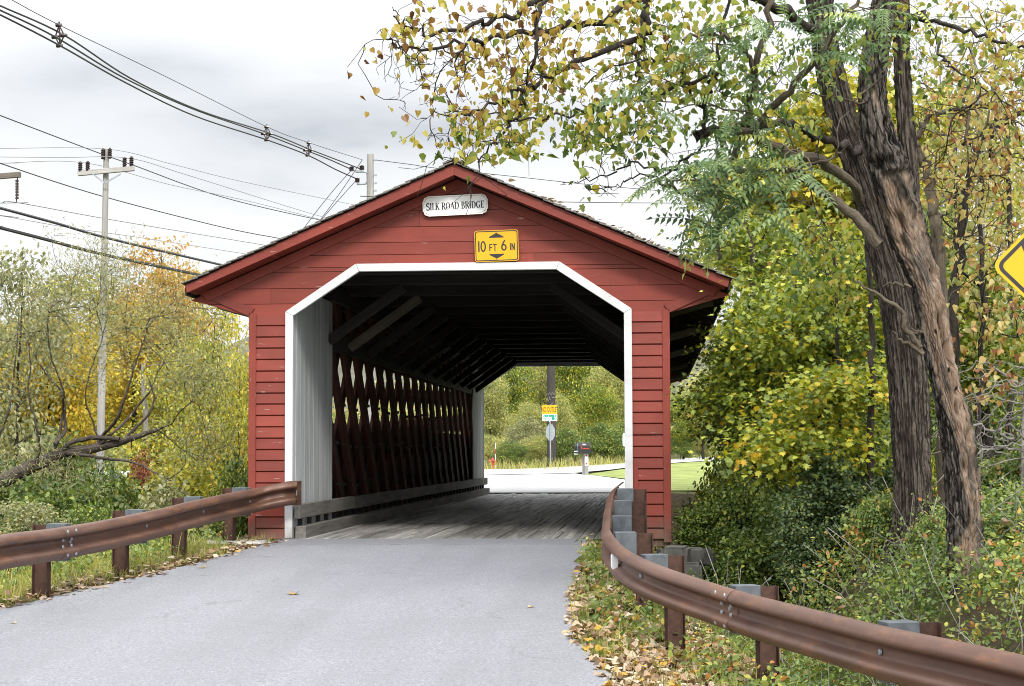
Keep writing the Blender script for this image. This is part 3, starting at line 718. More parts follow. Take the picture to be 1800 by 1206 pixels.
def write(mb, text, font, x0, z0, h, sw, width=None, frame=None, hs=1.0):
    """text on the local plane of frame(x, z, off); sw stroke width in units of h"""
    adv = sum(font[c][0] for c in text)
    sx = h*hs if width is None else width/adv
    x = x0; k = 0
    for c in text:
        a, strokes = font[c]
        for wf, pts in strokes:
            ribbon(mb, [(x+p[0]*sx, z0+p[1]*h) for p in pts], sw*h*wf, frame, k % 6); k += 1
        x += a*sx
    return x-x0
def plate_frame(c, rot=0, yaw=0):
    """local frame of a sign facing -y, turned by yaw about z and tilted by rot in its own plane"""
    ca, sa = math.cos(rot), math.sin(rot); cyw, syw = math.cos(yaw), math.sin(yaw)
    def fr(x, z, o):
        xx, zz = x*ca-z*sa, x*sa+z*ca
        return Vector((c[0]+xx*cyw+o*syw, c[1]+xx*syw-o*cyw, c[2]+zz))
    return fr
def plate(mb, outline, fr, o0, o1):
    mb.prism([fr(x, z, o0) for x, z in outline], fr(0, 0, o1)-fr(0, 0, o0), .5)
def rrect(w, h, r, n=5):
    o = []
    for cx, cz, a in ((w/2-r, h/2-r, 0), (-w/2+r, h/2-r, 90), (-w/2+r, -h/2+r, 180), (w/2-r, -h/2+r, 270)):
        o += [(cx+r*math.cos(math.radians(a+90*i/n)), cz+r*math.sin(math.radians(a+90*i/n))) for i in range(n+1)]
    return o
def ring(mb, outer, inner, fr, o0, o1):
    n = len(outer)
    v = [fr(x, z, o1) for x, z in outer]+[fr(x, z, o1) for x, z in inner]+[fr(x, z, o0) for x, z in outer]+[fr(x, z, o0) for x, z in inner]
    f = []
    for i in range(n):
        j = (i+1) % n
        f += [(i, j, n+j, n+i), (i, 2*n+i, 2*n+j, j), (n+i, n+j, 3*n+j, 3*n+i)]
    mb.add(v, f, None, .5)
def screws(fr, pts, o, name='screw', parent=None, r=.006):
    q = MB(); ax = fr(0, 0, 1)-fr(0, 0, 0)
    for x, z in pts: q.lathe(fr(x, z, o), [(0, 0), (r, 0), (r*.7, .004), (0, .005)], 6, ax)
    return q.build(name, M['galv'], parent)
# bridge name board
pa, pb = P(742, 346, D-.05), P(858, 340, D-.05); pc, pd = P(744, 381, D-.05), P(857, 376, D-.05)
cn = (pa+pb+pc+pd)/4; Wn = ((pb-pa).length+(pd-pc).length)/2; Hn = ((pa-pc).length+(pb-pd).length)/2; rot = math.atan2((pb-pa).z, (pb-pa).x)
def notched(w, h, r, s):
    """rectangle whose corners are cut by a quarter round with small square shoulders"""
    q = []
    for sx, sz in ((1, 1), (-1, 1), (-1, -1), (1, -1)):
        cx, cz = sx*(w/2-r), sz*(h/2-r)
        pts = [(sx*w/2, cz-sz*s), (sx*(w/2-s*.7), cz-sz*s*.2)] + [(cx+sx*(r-s*.7)*math.cos(math.radians(a)), cz+sz*(r-s*.7)*math.sin(math.radians(a))) for a in (10, 30, 45, 60, 80)] + [(cx-sx*s*.2, sz*(h/2-s*.7)), (cx-sx*s, sz*h/2)]
        q += pts if sx*sz > 0 else pts[::-1]
    return q
fr = plate_frame(cn, rot)
t = thing('name_sign', 'white board with cut corners lettered SILK ROAD BRIDGE below the gable peak', 'sign', fr(0, 0, 0))
q = MB(); plate(q, notched(Wn, Hn, .055, .018), fr, -.012, .012); q.build('sign_board', M['signwhite'], t, .002)
q = MB(); ring(q, notched(Wn-.03, Hn-.03, .05, .018), notched(Wn-.038, Hn-.038, .05, .018), fr, .012, .0132); q.build('border_line', M['gold'], t)
q = MB(); write(q, 'SILK ROAD BRIDGE', SERIF, -Wn*.445, -.052, .092, .155, Wn*.89, lambda x, z, o: fr(x, z, .0122+o)); q.build('lettering', M['black'], t)
screws(fr, [(a*(Wn/2-.05), b*(Hn/2-.045)) for a in (-1, 1) for b in (-1, 1)], .012, 'screws', t)
# clearance sign
pa, pb, pc, pd = P(834, 406, D-.05), P(911, 402.5, D-.05), P(835, 461, D-.05), P(912, 459.5, D-.05)
cn = (pa+pb+pc+pd)/4+Vector((0, -.01, 0)); Wn = (pb-pa).length; Hn = (pa-pc).length; rot = math.atan2((pb-pa).z, (pb-pa).x)*.7
fr = plate_frame(cn, rot)
t = thing('clearance_sign', 'yellow height limit sign reading 10 FT 6 IN above the white portal trim', 'sign', fr(0, 0, 0))
q = MB(); plate(q, rrect(Wn, Hn, .035), fr, -.003, .003); q.build('sign_plate', M['yellow'], t)
q = MB(); ring(q, rrect(Wn-.018, Hn-.018, .03), rrect(Wn-.042, Hn-.042, .022), fr, .003, .0042)
k = Wn/.567
for s in (1, -1):
    plate(q, [(-.093*k, s*.105), (-.093*k, s*.118), (0, s*.168), (.093*k, s*.118), (.093*k, s*.105)], fr, .003, .0045)
q.build('border_and_arrows', M['black'], t)
q = MB(); ff = lambda x, z, o: fr(x, z, .0032+o)
write(q, '10', SANS, -.245*k, -.075, .142, .125, None, ff, .88)
write(q, 'FT', SANS, -.098*k, -.068, .092, .14, None, ff, 1.10); write(q, '6', SANS, .058*k, -.066, .138, .13, None, ff, .92)
write(q, 'IN', SANS, .168*k, -.064, .092, .14, None, ff, .88); q.build('lettering', M['black'], t)
screws(fr, [(0, Hn/2-.028), (0, -Hn/2+.028)], .0045, 'bolts', t)
# yellow diamond on its post at the right edge of the view
yd = 9.0; cD = P(1938, 466, yd); fr = plate_frame(cD, math.radians(45)); S_ = (P(1938, 466, yd)-P(1739, 467, yd)).length*math.sqrt(2)*.985
t = thing('warning_sign', 'yellow diamond warning sign with black border cut by the right edge', 'sign', (cD.x, yd, ground_h(cD.x, yd)))
q = MB(); plate(q, rrect(S_, S_, .045), fr, -.0015, .0015); q.build('sign_plate', M['yellow'], t)
q = MB(); ring(q, rrect(S_-.03, S_-.03, .04), rrect(S_-.066, S_-.066, .026), fr, .0015, .0027); q.build('border', M['black'], t)
f2 = plate_frame(cD)
q = MB(); ribbon(q, arc(.02, .10, .37, .085, 200, 60, 14)+[(.32, .05)], .055, lambda x, z, o: f2(x, z, .0018+o), 1)
plate(q, [(.26, .02), (.40, .03), (.33, -.09)], f2, .0016, .0036); q.build('arrow', M['black'], t)
q = MB(); q.box(cD.x-.03, cD.x+.03, yd+.004, yd+.034, ground_h(cD.x, yd)-.4, cD.z+.42); q.build('post', M['galv'], t, .004)

# ---------------------------------------------------------------- guardrails
PROF = [(.010, .0), (.030, -.002), (.052, -.012), (.070, -.030), (.084, -.052), (.088, -.066), (.085, -.080), (.072, -.092), (.040, -.106), (.012, -.118), (.003, -.128), (.0, -.142), (.0, -.156)]
PROF = PROF+[(o, -.312-z) for o, z in PROF[::-1][1:]]
def catmull(P0, n=12):
    o = []
    for i in range(len(P0)-1):
        a, b, c, d = P0[max(0, i-1)], P0[i], P0[i+1], P0[min(len(P0)-1, i+2)]
        for k in range(n):
            t = k/n
            o.append(b+(c-a)*(.5*t)+(a*2-b*5+c*4-d)*(.5*t*t)+(b*3-a-c*3+d)*(.5*t**3))
    return o+[P0[-1]]
def guardrail(label, pts, posts, side, splices, endflare=None):
    """pts: rail top points (back of the beam); side +1 when the road lies at +x of the rail"""
    pts = [Vector(p) for p in pts]
    path = catmull(pts, 14); path = [p+Vector((0, .001*math.sin(i*.9), .0012*math.sin(i*.55+1))) for i, p in enumerate(path)]; base = min(path, key=lambda p: p.z)
    t = thing('guardrail', label, 'guardrail', (base.x, base.y, ground_h(base.x, base.y)))
    def nrm(i):
        d = path[min(i+1, len(path)-1)]-path[max(i-1, 0)]; d.z = 0; d.normalize()
        n = Vector((d.y, -d.x, 0)); return n if n.x*side > 0 or abs(n.x) < .2 and n.y*-1 > 0 else -n
    V = []; G = []; m = len(PROF); s = 0; ss = [0]
    for i, p in enumerate(path):
        if i: s += (p-path[i-1]).length; ss.append(s)
        n = nrm(i)
        for k, (o, z) in enumerate(PROF):
            V.append(p+n*o+Vector((0, 0, z))); G.append((s, o, z))
    th = .004
    nV = len(V)
    for i, p in enumerate(path):
        n = nrm(i)
        for k, (o, z) in enumerate(PROF):
            V.append(p+n*(o-th)+Vector((0, 0, z))); G.append((ss[i], o, z))
    f = []
    L = len(path)
    for i in range(L-1):
        for k in range(m-1):
            a, b, c, d = i*m+k, (i+1)*m+k, (i+1)*m+k+1, i*m+k+1
            f.append((a, b, c, d)); f.append((nV+d, nV+c, nV+b, nV+a))
        f.append((i*m, nV+i*m, nV+(i+1)*m, (i+1)*m)); e = m-1
        f.append(((i+1)*m+e, nV+(i+1)*m+e, nV+i*m+e, i*m+e))
    for i in (0, L-1):
        for k in range(m-1): f.append((i*m+k, i*m+k+1, nV+i*m+k+1, nV+i*m+k))
    mb = MB(); mb.v = [tuple(v) for v in V]; mb.g = G; mb.t = [.5]*len(V); mb.f = f
    rail = mb.build('rail', M['rail'], t, 0, True)
    def at_s(x):
        i = min(range(L), key=lambda j: abs(ss[j]-x)); return i
    # splice laps and their bolts
    for sp in splices:
        i = min(range(L), key=lambda j: (path[j].xy-Vector(sp)).length)
        q = MB(); n = nrm(i); d = (path[min(i+1, L-1)]-path[max(0, i-1)]).normalized()
        vs = []; w = .17
        for e in (-w, w):
            j = min(L-1, max(0, at_s(ss[i]+e)))
            for (o, z) in PROF: vs.append(path[i]+d*e+nrm(j)*(o+.004)+(path[j]-path[i]-d*(ss[j]-ss[i]))+Vector((0, 0, z)))
        q.add(vs, [(k, m+k, m+k+1, k+1) for k in range(m-1)], [(0, 0, 0)]*len(vs))
        q.build('splice', M['rail'], rail, 0, True)
        q = MB()
        for e in (-.10, .10):
            for z, o in ((-.045, .083), (-.125, .035), (-.19, .035), (-.265, .083)):
                q.lathe(path[i]+d*e+n*o+Vector((0, 0, z)), [(0, 0), (.020, 0), (.015, .008), (0, .010)], 10, n)
        q.build('splice_bolts', M['galv'], rail)
    for (px, pt, hasbolt) in posts:
        i = min(range(L), key=lambda j: (path[j].xy-Vector(px)).length); p = path[i]; n = nrm(i)
        d = Vector((n.y, -n.x, 0)); zt = p.z+.02
        g = ground_h(p.x-n.x*.35, p.y-n.y*.35)-.5
        q = MB()                                              # I-section post
        c = p-n*(.01+.20+.076); h = zt-.012-g; mid = Vector((c.x, c.y, g+h/2))
        q.frame(mid+n*.073, Vector((0, 0, 1)), d, n, h, .10, .007); q.frame(mid-n*.073, Vector((0, 0, 1)), d, n, h, .10, .007)
        q.frame(mid, Vector((0, 0, 1)), d, n, h, .007, .138); pm = q.build('post', M['postrust'], t)
        # folded steel blockout, open at the back
        q = MB(); hb = .36; c = p-n*(.012+.10); mid = Vector((c.x, c.y, zt-hb/2))
        for e in (-1, 1): q.frame(mid+d*e*.071, Vector((0, 0, 1)), n, d, hb, .196, .008)
        q.frame(mid+n*.094, Vector((0, 0, 1)), d, n, hb, .134, .008); q.frame(mid-n*.094, Vector((0, 0, 1)), d, n, hb, .134, .008)
        q.frame(Vector((c.x, c.y, zt-.006)), d, n, Vector((0, 0, 1)), .13, .18, .010)
        q.build('blockout', M['block'], pm, .004)
        if hasbolt:
            q = MB(); q.lathe(Vector((p.x, p.y, p.z-.156))+n*.004, [(0, 0), (.022, 0), (.018, .010), (0, .014)], 10, n); q.build('post_bolt', M['galv'], rail)
    return t, path, nrm
RB = [(1085, 860, 22.4), (1079, 881, 20.6), (1076, 908, 18.8), (1080, 937, 17.1), (1130, 977, 15.5), (1287, 1031, 13.95), (1552, 1095, 11.0)]
rp = [P(1099, 847, 24.3)]+[P(*q)+Vector((-.012, 0, -.01)) for q in RB]
rp += [P(1800, 1151, 9.6), P(2120, 1235, 8.5), P(2700, 1380, 7.3)]
posts = [((p.x, p.y), None, i > 2) for i, p in enumerate(rp[1:8])]+[((rp[9].x, rp[9].y), None, True)]
tr_, path_, nr_ = guardrail('rusty guardrail curving away right of the road with grey blockouts in a row', rp, posts, -1, [(P(1283, 1040, 13.95).x+.02, 13.95)])
# white delineator in the valley of the rail where it turns
i = min(range(len(path_)), key=lambda j: abs(path_[j].y-16.45)); n = nr_(i); d = Vector((n.y, -n.x, 0)); c = path_[i]+Vector((0, 0, -.156))
q = MB(); q.prism([c+n*.03+d*a+Vector((0, 0, b)) for a, b in ((-.055, .07), (.055, .05), (.055, -.05), (-.055, -.07))], n*.05, .5); q.build('reflector', M['signwhite'], tr_)
LBk = [(437, 858, 23.2), (355, 874, 21.35), (255, 897, 19.5), (120, 922, 17.7)]
lp = [P(521, 845, 23.62), P(500, 847, 23.5)]+[P(*q)+Vector((.012, 0, -.012)) for q in LBk]
lp += [P(-20, 943, 15.85), P(-230, 985, 14.0), P(-620, 1060, 12)]
posts = [((p.x, p.y), None, True) for p in lp[2:8]]
tl_, pathl, nrl = guardrail('rusty guardrail rising along the left road edge to the bridge portal', lp, posts, 1, [(P(120, 925, 17.7).x, 17.55)])
q = MB(); e = pathl[0]; n = nrl(0); q.box(e.x-.01, e.x+.10, e.y-.20, e.y-.19+.0, 0, .001) if False else None
# terminal plate folded round the rail end
q.prism([e+n*.088+Vector((0, -.16, -.005)), e+n*.088+Vector((.02, .02, .0)), e+n*.088+Vector((.02, .02, -.31)), e+n*.088+Vector((0, -.16, -.307))], n*.006, .5)
q.build('end_plate', M['rail'], tl_)

# ---------------------------------------------------------------- abutment, ledge
def rock(mb, c, s, n=2):
    bm = bmesh.new(); bmesh.ops.create_cube(bm, size=1); bmesh.ops.bevel(bm, geom=bm.edges[:], offset=.12, segments=2, affect='EDGES')
    for v in bm.verts:
        v.co += Vector((random.uniform(-1, 1), random.uniform(-1, 1), random.uniform(-1, 1)))*.05
    R = Matrix.Rotation(random.uniform(-.25, .25), 3, 'Z')
    mb.add([R @ Vector((v.co.x*s[0], v.co.y*s[1], v.co.z*s[2]))+Vector(c) for v in bm.verts], [tuple(v.index for v in f.verts) for f in bm.faces]); bm.free()
t = thing('stone_abutment', 'grey rough stone abutment under the right tower of the bridge', 'abutment', (3.2, D, -1.5))
q = MB()
for z in np.arange(-2.6, -.35, .42):
    for x in np.arange(-3.0, 3.7, .62):
        rock(q, (x+random.uniform(-.1, .1)+(.3 if int(z*10) % 2 else 0), D+.35, z), (.66, .8, .44))
q.build('wall_stones', M['stone'], t)
q = MB(); a = P(1213, 985, 21.6)
for k in range(3):
    for j in range(2): rock(q, (a.x-.02+.04*k, 21.5+j*.5+.1*k, a.z-.16-.24*k+random.uniform(-.04, .02)), (.28+.05*k, .5, .27))
for k in range(6): rock(q, (P(1200, 960, 22.6).x-random.uniform(-.25, .2), 21.6+k*.33, P(1200, 970, 22.3).z-.03*k), (.3, .3, .2))
q.build('wing_stones', M['stone'], t)
t2 = MB(); a, b = P(347, 957, 22.9), P(440, 955, 23.4)
t2.box(a.x, -TW+.35, 22.95, 23.6, a.z-.5, a.z+.03); tag(t2.build('concrete_footing', M['concrete'], None, .03), 'pale concrete footing block beside the left tower of the bridge', 'footing')

# ---------------------------------------------------------------- beyond the bridge
def bfont(text, size, fr, mat, name, parent, align='CENTER', sx=1.0):
    cu = bpy.data.curves.new(name, 'FONT'); cu.body = text; cu.size = size; cu.align_x = align; cu.extrude = .001
    o = bpy.data.objects.new(name, cu); COL.objects.link(o)
    dg = bpy.context.evaluated_depsgraph_get(); me = bpy.data.meshes.new_from_object(o.evaluated_get(dg))
    bpy.data.objects.remove(o); rl = root_loc(parent)
    for v in me.vertices: v.co = fr(v.co.x*sx, v.co.y, .0012+v.co.z)-rl
    me.materials.clear(); return link_mesh(name, me, mat, parent)
ys_ = 95
b = P(968, 822, ys_); b.z = ground_h(b.x, ys_); up = P(967, 713, ys_)
t = thing('street_sign', 'thin pole with yellow NO OUTLET and green Bridge St plates above a sign back', 'street sign', b)
q = MB(); q.tube([(b.x, ys_, b.z-.3), (b.x-.03, ys_, up.z)], .035, 8); q.build('post', M['galv'], t)
for nm, v0, v1, mt, tx, tm, sz, sx in (('no_outlet_plate', 712, 727.5, 'yellow', 'NO OUTLET', 'black', .36, .42), ('street_name_plate', 727.8, 740, 'green', 'Bridge  St', 'signwhite', .36, .50)):
    a, c = P(953, v0, ys_-.06), P(979.5, v1, ys_-.06); ctr = (a+c)/2; W_, H_ = c.x-a.x, a.z-c.z
    fr = plate_frame(ctr, 0, 0); q = MB(); plate(q, rrect(W_, H_-.01, .03), fr, -.01, .01); pl = q.build(nm, M[mt], t)
    bfont(tx, sz, lambda x, z, o: fr(x, z-.13, .011+o), M[tm], 'lettering', pl, 'CENTER', sx)
    if nm.startswith('street'): q = MB(); ring(q, rrect(W_, H_-.01, .03), rrect(W_-.05, H_-.06, .02), fr, .01, .0112); q.build('border', M['signwhite'], pl)
c = P(967.5, 760, ys_+.05); q = MB(); w_, h_ = P(977, 760, ys_).x-P(961, 760, ys_).x, .84
fr = plate_frame(c, 0, 0)
oct_ = [(w_/2*math.cos(math.radians(22.5+45*k))*1.08, h_/2*math.sin(math.radians(22.5+45*k))*1.08) for k in range(8)]
plate(q, oct_, fr, -.005, .005); q.build('sign_back', M['galv'], t)
# mailbox
ym = 75; b = P(1030, 835, ym); b.z = ground_h(b.x, ym)
px = 1/(F_PX/ym)
t = thing('mailbox', 'black roadside mailboxes on a wooden post at the lawn corner', 'mailbox', b)
zt = P(1024, 797, ym).z
q = MB(); x = P(1025, 800, ym).x; q.box(x-.055, x+.055, ym+.2, ym+.31, b.z-.3, zt); q.build('rear_post', M['pole'], t, .006)
q = MB(); x = P(1031, 800, ym).x; q.box(x-.075, x+.075, ym-.05, ym+.04, b.z-.3, zt); fp = q.build('front_post', M['pole'], t, .006)
q = MB(); q.box(x-.07, x+.07, ym-.058, ym-.051, b.z+.42, zt-.02); np_ = q.build('number_plate', M['signwhite'], t)
q = MB()
for z in (b.z+.50, zt-.08): q.lathe((x, ym-.058, z), [(0, 0), (.045, 0), (.045, .006), (0, .006)], 12, (0, -1, 0))
q.build('red_reflectors', M['redplain'], np_)
q = MB(); a, c = P(1010, 797, ym), P(1042, 797, ym); q.box(a.x, c.x, ym-.28, ym+.38, zt, zt+.07); q.build('shelf', M['black'], t, .005)
def mbox(name, u0, u1, vt, y0, ln, zb):
    a, c = P(u0, vt, y0), P(u1, vt, y0); r = (a.z-zb); wd = ln
    # box whose round top runs sideways, its door to the left
    q = MB(); h = a.z-zb; hw = .13
    prof = [(-hw, 0), (hw, 0), (hw, h*.55)]+[(hw*math.cos(math.radians(k)), h*.55+h*.45*math.sin(math.radians(k))) for k in range(15, 180, 15)]+[(-hw, h*.55)]
    q.prism([Vector((a.x, y0+hw+p[0], zb+p[1])) for p in prof], (c.x-a.x, 0, 0), .5)
    o = q.build(name, M['black'], t, .004)
    q = MB(); q.prism([Vector((a.x-.014, y0+hw+p[0]*1.04, zb+p[1]*1.02)) for p in prof], (.012, 0, 0), .5); q.build('door', M['galv'] if ln else M['black'], o)
    return o, a, c
o, a, c = mbox('large_box', 1016, 1038, 778, ym-.18, 1, zt+.075)
fr = plate_frame((0, 0, 0))
q = MB(); q.box(a.x+.20, c.x-.05, ym-.185, ym-.181, zt+.17, zt+.215); q.build('name_strip', M['redplain'], o)
q = MB(); q.box(a.x+.13, a.x+.165, ym-.186, ym-.182, zt+.17, zt+.30); q.build('flag', M['redplain'], o)
q = MB(); q.box(a.x+.19, a.x+.30, ym-.188, ym-.184, zt+.33, zt+.38); q.build('label_strip', M['signwhite'], o)
o, a, c = mbox('small_box', 1010.5, 1016, 780, ym+.15, 0, zt+.075)
q = MB(); q.box(P(1009.5, 790, ym).x, P(1016, 790, ym).x, ym-.05, ym+.2, zt-.06, zt+.10); q.build('paper_tube', M['signwhite'], t, .01)
# hydrant with its snow marker
yh = 92; b = P(866, 822, yh); b.z = ground_h(b.x, yh)
t = thing('fire_hydrant', 'small red fire hydrant at the grass edge across the far road', 'hydrant', b)
q = MB(); q.lathe(b, [(0, -.1), (.13, 0), (.13, .05), (.09, .06), (.09, .36), (.13, .38), (.13, .42), (.09, .44), (.07, .52), (.03, .57), (0, .58)], 12); q.build('barrel', M['redplain'], t, 0, True)
q = MB(); q.lathe(b+Vector((-.19, 0, .38)), [(0, 0), (.055, 0), (.055, .38), (0, .38)], 8, (1, 0, 0)); q.build('outlet', M['redplain'], t)
b = P(871, 820, yh); b.z = ground_h(b.x, yh)
t = thing('marker_pole', 'thin red and white marker pole standing beside the red hydrant', 'marker pole', b)
for k in range(5):
    q = MB(); q.tube([(b.x, yh, b.z-.1+k*.28), (b.x, yh, b.z-.1+(k+1)*.28)], .022, 6); q.build('band', M['redplain'] if k % 2 else M['signwhite'], t)
# back of a sign seen past the right jamb
yb = 56; a = P(1094, 766, yb); b = Vector((P(1101, 785, yb).x, yb, ground_h(2.4, yb)))
t = thing('sign_back', 'pale back of a small sign half hidden by the right portal trim', 'sign', b)
fr = plate_frame((b.x+.12, yb, P(1100, 773, yb).z)); q = MB(); plate(q, rrect(.46, .40, .06), fr, -.004, .004); q.build('sign_plate', M['signwhite'], t)
q = MB(); q.box(b.x+.09, b.x+.14, yb-.03, yb-.005, b.z-.2, P(1100, 765, yb).z); q.build('post', M['galv'], t)

# ---------------------------------------------------------------- poles and wires
def insulator(mb, p, h=.38, r=.085):
    pr = [(0, 0), (r*.5, 0)]
    for k in range(5): z = h*(.08+k*.18); pr += [(r, z), (r, z+h*.07), (r*.6, z+h*.10)]
    pr += [(r*.45, h*.97), (r*.5, h), (0, h)]; mb.lathe(p, pr, 8)
yA = 45
top = P(187, 262, yA); base = P(172, 960, yA); base.z = ground_h(base.x, yA)-.3
tA = thing('utility_pole', 'tall grey utility pole with one wooden crossarm above the left trees', 'utility pole', base)
k_ = yA/F_PX
q = MB(); q.tube([base, base.lerp(top, .5), top], [8.5*k_, 7.0*k_, 5.0*k_], 12); q.build('pole', M['pole'], tA, 0, True)
ca, cb_ = P(137, 305, yA-.17), P(236, 296, yA-.17)
q = MB(); q.beam(ca, cb_, .09, .13); q.build('crossarm', M['pole'], tA, .01)
q = MB(); m0 = P(184, 322, yA-.25)
for u in (163, 212): q.beam(P(u, 306, yA-.25), m0, .02, .035)
q.build('arm_brace', M['galv'], tA)
for u, v, dy in ((141, 303, .17), (154, 302, .17), (219, 295, .17), (231, 294, .17), (181, 280, .1), (193, 279, .1)):
    q = MB(); insulator(q, P(u, v, yA-dy), .27, .058); q.build('insulator', M['insul'], tA)
yB = 70
top = P(651, 271, yB); base = P(650, 900, yB); base.z = ground_h(base.x, yB)-.3
tB = thing('utility_pole', 'grey utility pole with bent steel brackets rising behind the bridge roof', 'utility pole', base)
q = MB(); q.tube([base, base.lerp(top, .5), top], [9*yB/F_PX, 8*yB/F_PX, 6*yB/F_PX], 12); q.build('pole', M['pole'], tB, 0, True)
q = MB()
q.tube([P(625, 302, yB), P(641, 302, yB), P(645, 304, yB), P(646, 308, yB), P(646, 318, yB), P(643, 323, yB), P(627, 324, yB)], .045, 6)
q.tube([P(617, 299, yB), P(641, 302, yB)], .03, 6); q.build('bracket', M['galv'], tB)
for u, v in ((618, 301), (636, 299), (628, 321)):
    q = MB(); insulator(q, P(u, v, yB), .18, .10); q.build('insulator', M['insul'], tB)
q = MB()
for v in (281, 308, 322, 335): q.box(P(657, v, yB).x, P(662, v, yB).x, yB-.05, yB+.05, P(657, v, yB).z-.03, P(657, v, yB).z+.03)
q.build('step_bolts', M['galv'], tB)
yC = 52
base = P(-60, 960, yC); base.z = ground_h(base.x, yC)-.3
tC = thing('utility_pole', 'wooden crossarm tip with a hanging insulator string cut by the left edge', 'utility pole', base)
q = MB(); q.tube([base, P(-52, 270, yC)], [.17, .12], 10); q.build('pole', M['pole'], tC, 0, True)
q = MB(); q.beam(P(-150, 322, yC-.3), P(36, 307, yC-.3), .12, .16); q.build('crossarm', M['palewood'], tC, .01)
q = MB(); q.tube([P(31, 310, yC-.3), P(29, 355, yC-.3)], .018, 5)
for v in np.linspace(318, 348, 7): q.lathe(P(30, v, yC-.3), [(0, -.03), (.05, -.03), (.05, .03), (0, .03)], 7)
q.build('insulator_string', M['insul'], tC)
yE = 100
b = P(970, 820, yE); b.z = ground_h(b.x, yE)
t = thing('utility_pole', 'dark brown utility pole seen through the bridge behind the street sign', 'utility pole', b)
q = MB(); q.tube([(b.x, yE, b.z-.4), (b.x-.02, yE, b.z+6), (b.x, yE, b.z+11)], [.25, .215, .17], 12); q.build('pole', M['poledark'], t, 0, True)
q = MB()
for k in range(26):
    p = Vector((b.x+random.uniform(-.25, .2), yE-.26, P(970, random.uniform(690, 735), yE).z)); q.tube([p, p+Vector((random.uniform(-.2, .2), random.uniform(-.08, .02), random.uniform(-.2, .25)))], .012, 4)
q.build('dead_vine', M['barkgrey'], t)
WIRES = [
 ('overhead_wire', 'thin messenger wire carrying the bundle of three black cables', .011, 'wire', [(-70, -50, 36), (21, 0, 40), (104, 44, 43), (290, 134, 53), (469, 223, 62), (543, 251, 66), (637, 281, 70)]),
 ('overhead_cable', 'uppermost of the three black cables hung from the spacers', .024, 'wire', [(-70, -24, 37), (0, 10, 40), (113, 62, 44), (230, 138, 50), (350, 194, 56), (476, 235, 62), (548, 264, 66), (600, 284, 69), (636, 298, 70)]),
 ('overhead_cable', 'middle of the three black cables hung from the spacers', .024, 'wire', [(-70, -14, 37), (0, 18, 40), (97, 65, 43), (220, 138, 50), (340, 192, 56), (463, 235, 62), (537, 264, 66), (580, 281, 68), (618, 298, 70)]),
 ('overhead_cable', 'lowest of the three black cables hung from the spacers', .024, 'wire', [(-70, -6, 37), (0, 26, 40), (105, 80, 43), (220, 145, 50), (340, 203, 56), (469, 246, 62), (541, 273, 66), (590, 298, 69), (626, 314, 70)]),
 ('overhead_wire', 'black wire crossing in front of the tall pole crossarm on its way to the roof', .016, 'wire', [(-60, 180, 42), (0, 203, 44), (171, 268, 52), (233, 290, 55), (389, 346, 62), (544, 383, 69), (600, 392, 72)]),
 ('overhead_wire', 'black wire crossing the tall pole midway between crossarm and treetops', .016, 'wire', [(-60, 262, 42), (0, 287, 44), (183, 346, 52), (389, 399, 60), (490, 419, 65), (540, 428, 67)]),
 ('overhead_cable', 'upper of the two thick twisted cables sagging across the left treetops', .034, 'wire', [(-60, 350, 36), (0, 366, 38), (100, 393, 41), (194, 420, 44), (390, 466, 51), (440, 476, 53)]),
 ('overhead_cable', 'lower of the two thick twisted cables sagging across the left treetops', .040, 'wire', [(-60, 384, 36), (0, 400, 38), (78, 420, 40), (181, 447, 43), (345, 482, 49), (420, 497, 52)]),
 ('overhead_wire', 'thin grey wire running from the hanging insulator string to the roof', .013, 'wiregrey', [(-70, 358, 52), (0, 357, 52), (29, 356, 51.7), (194, 386, 58), (405, 421, 66), (520, 440, 71)]),
 ('overhead_wire', 'thin grey wire below the hanging insulator string', .011, 'wiregrey', [(-60, 372, 54), (0, 379, 55), (120, 400, 59), (255, 419, 64), (430, 446, 70)]),
 ('overhead_wire', 'thin grey wire running over the pole top insulators', .008, 'wiregrey', [(u, v, y*.625) for u, v, y in [(-90, 262, 74), (0, 261, 73.5), (187, 262, 71.9), (300, 288, 76), (420, 318, 80), (622, 360, 88)]]),
 ('overhead_wire', 'thin grey wire tied to the right end insulators of the crossarm', .008, 'wiregrey', [(u, v, y*.625) for u, v, y in [(-90, 275, 74), (0, 276, 73.5), (110, 277, 72.5), (225, 278, 71.65), (330, 308, 76), (552, 377, 84), (640, 398, 88)]]),
 ('overhead_wire', 'thin grey wire tied to the left end insulators of the crossarm', .008, 'wiregrey', [(u, v, y*.625) for u, v, y in [(-90, 288, 74), (0, 287, 73.5), (147, 286, 71.65), (300, 325, 77), (430, 352, 81), (560, 385, 87)]]),
 ('overhead_wire', 'black wire slanting down from the outermost bracket insulator to the roof', .014, 'wire', [(618, 299, 70), (590, 330, 69.3), (560, 367, 68.7), (520, 420, 68)]),
 ('overhead_wire', 'black wire slanting down from the pole head to the roof', .014, 'wire', [(637, 281, 70), (600, 336, 69.3), (571, 376, 68.7), (530, 430, 68)]),
 ('overhead_wire', 'black wire slanting down from the lowest bracket insulator to the roof', .014, 'wire', [(628, 315, 70), (600, 346, 69.3), (572, 378, 68.7), (530, 428, 68)]),
 ('overhead_wire', 'thin wire leaving the bracketed pole to the right over the roof ridge', .014, 'wire', [(658, 281, 70), (720, 289, 71), (770, 296, 72), (900, 310, 74), (1040, 325, 77), (1180, 337, 80)]),
 ('overhead_wire', 'black wire behind the right roof slope below bare twigs', .016, 'wire', [(880, 352, 70), (985, 355, 74), (1100, 356.5, 77), (1200, 357, 80), (1320, 356, 84)]),
]
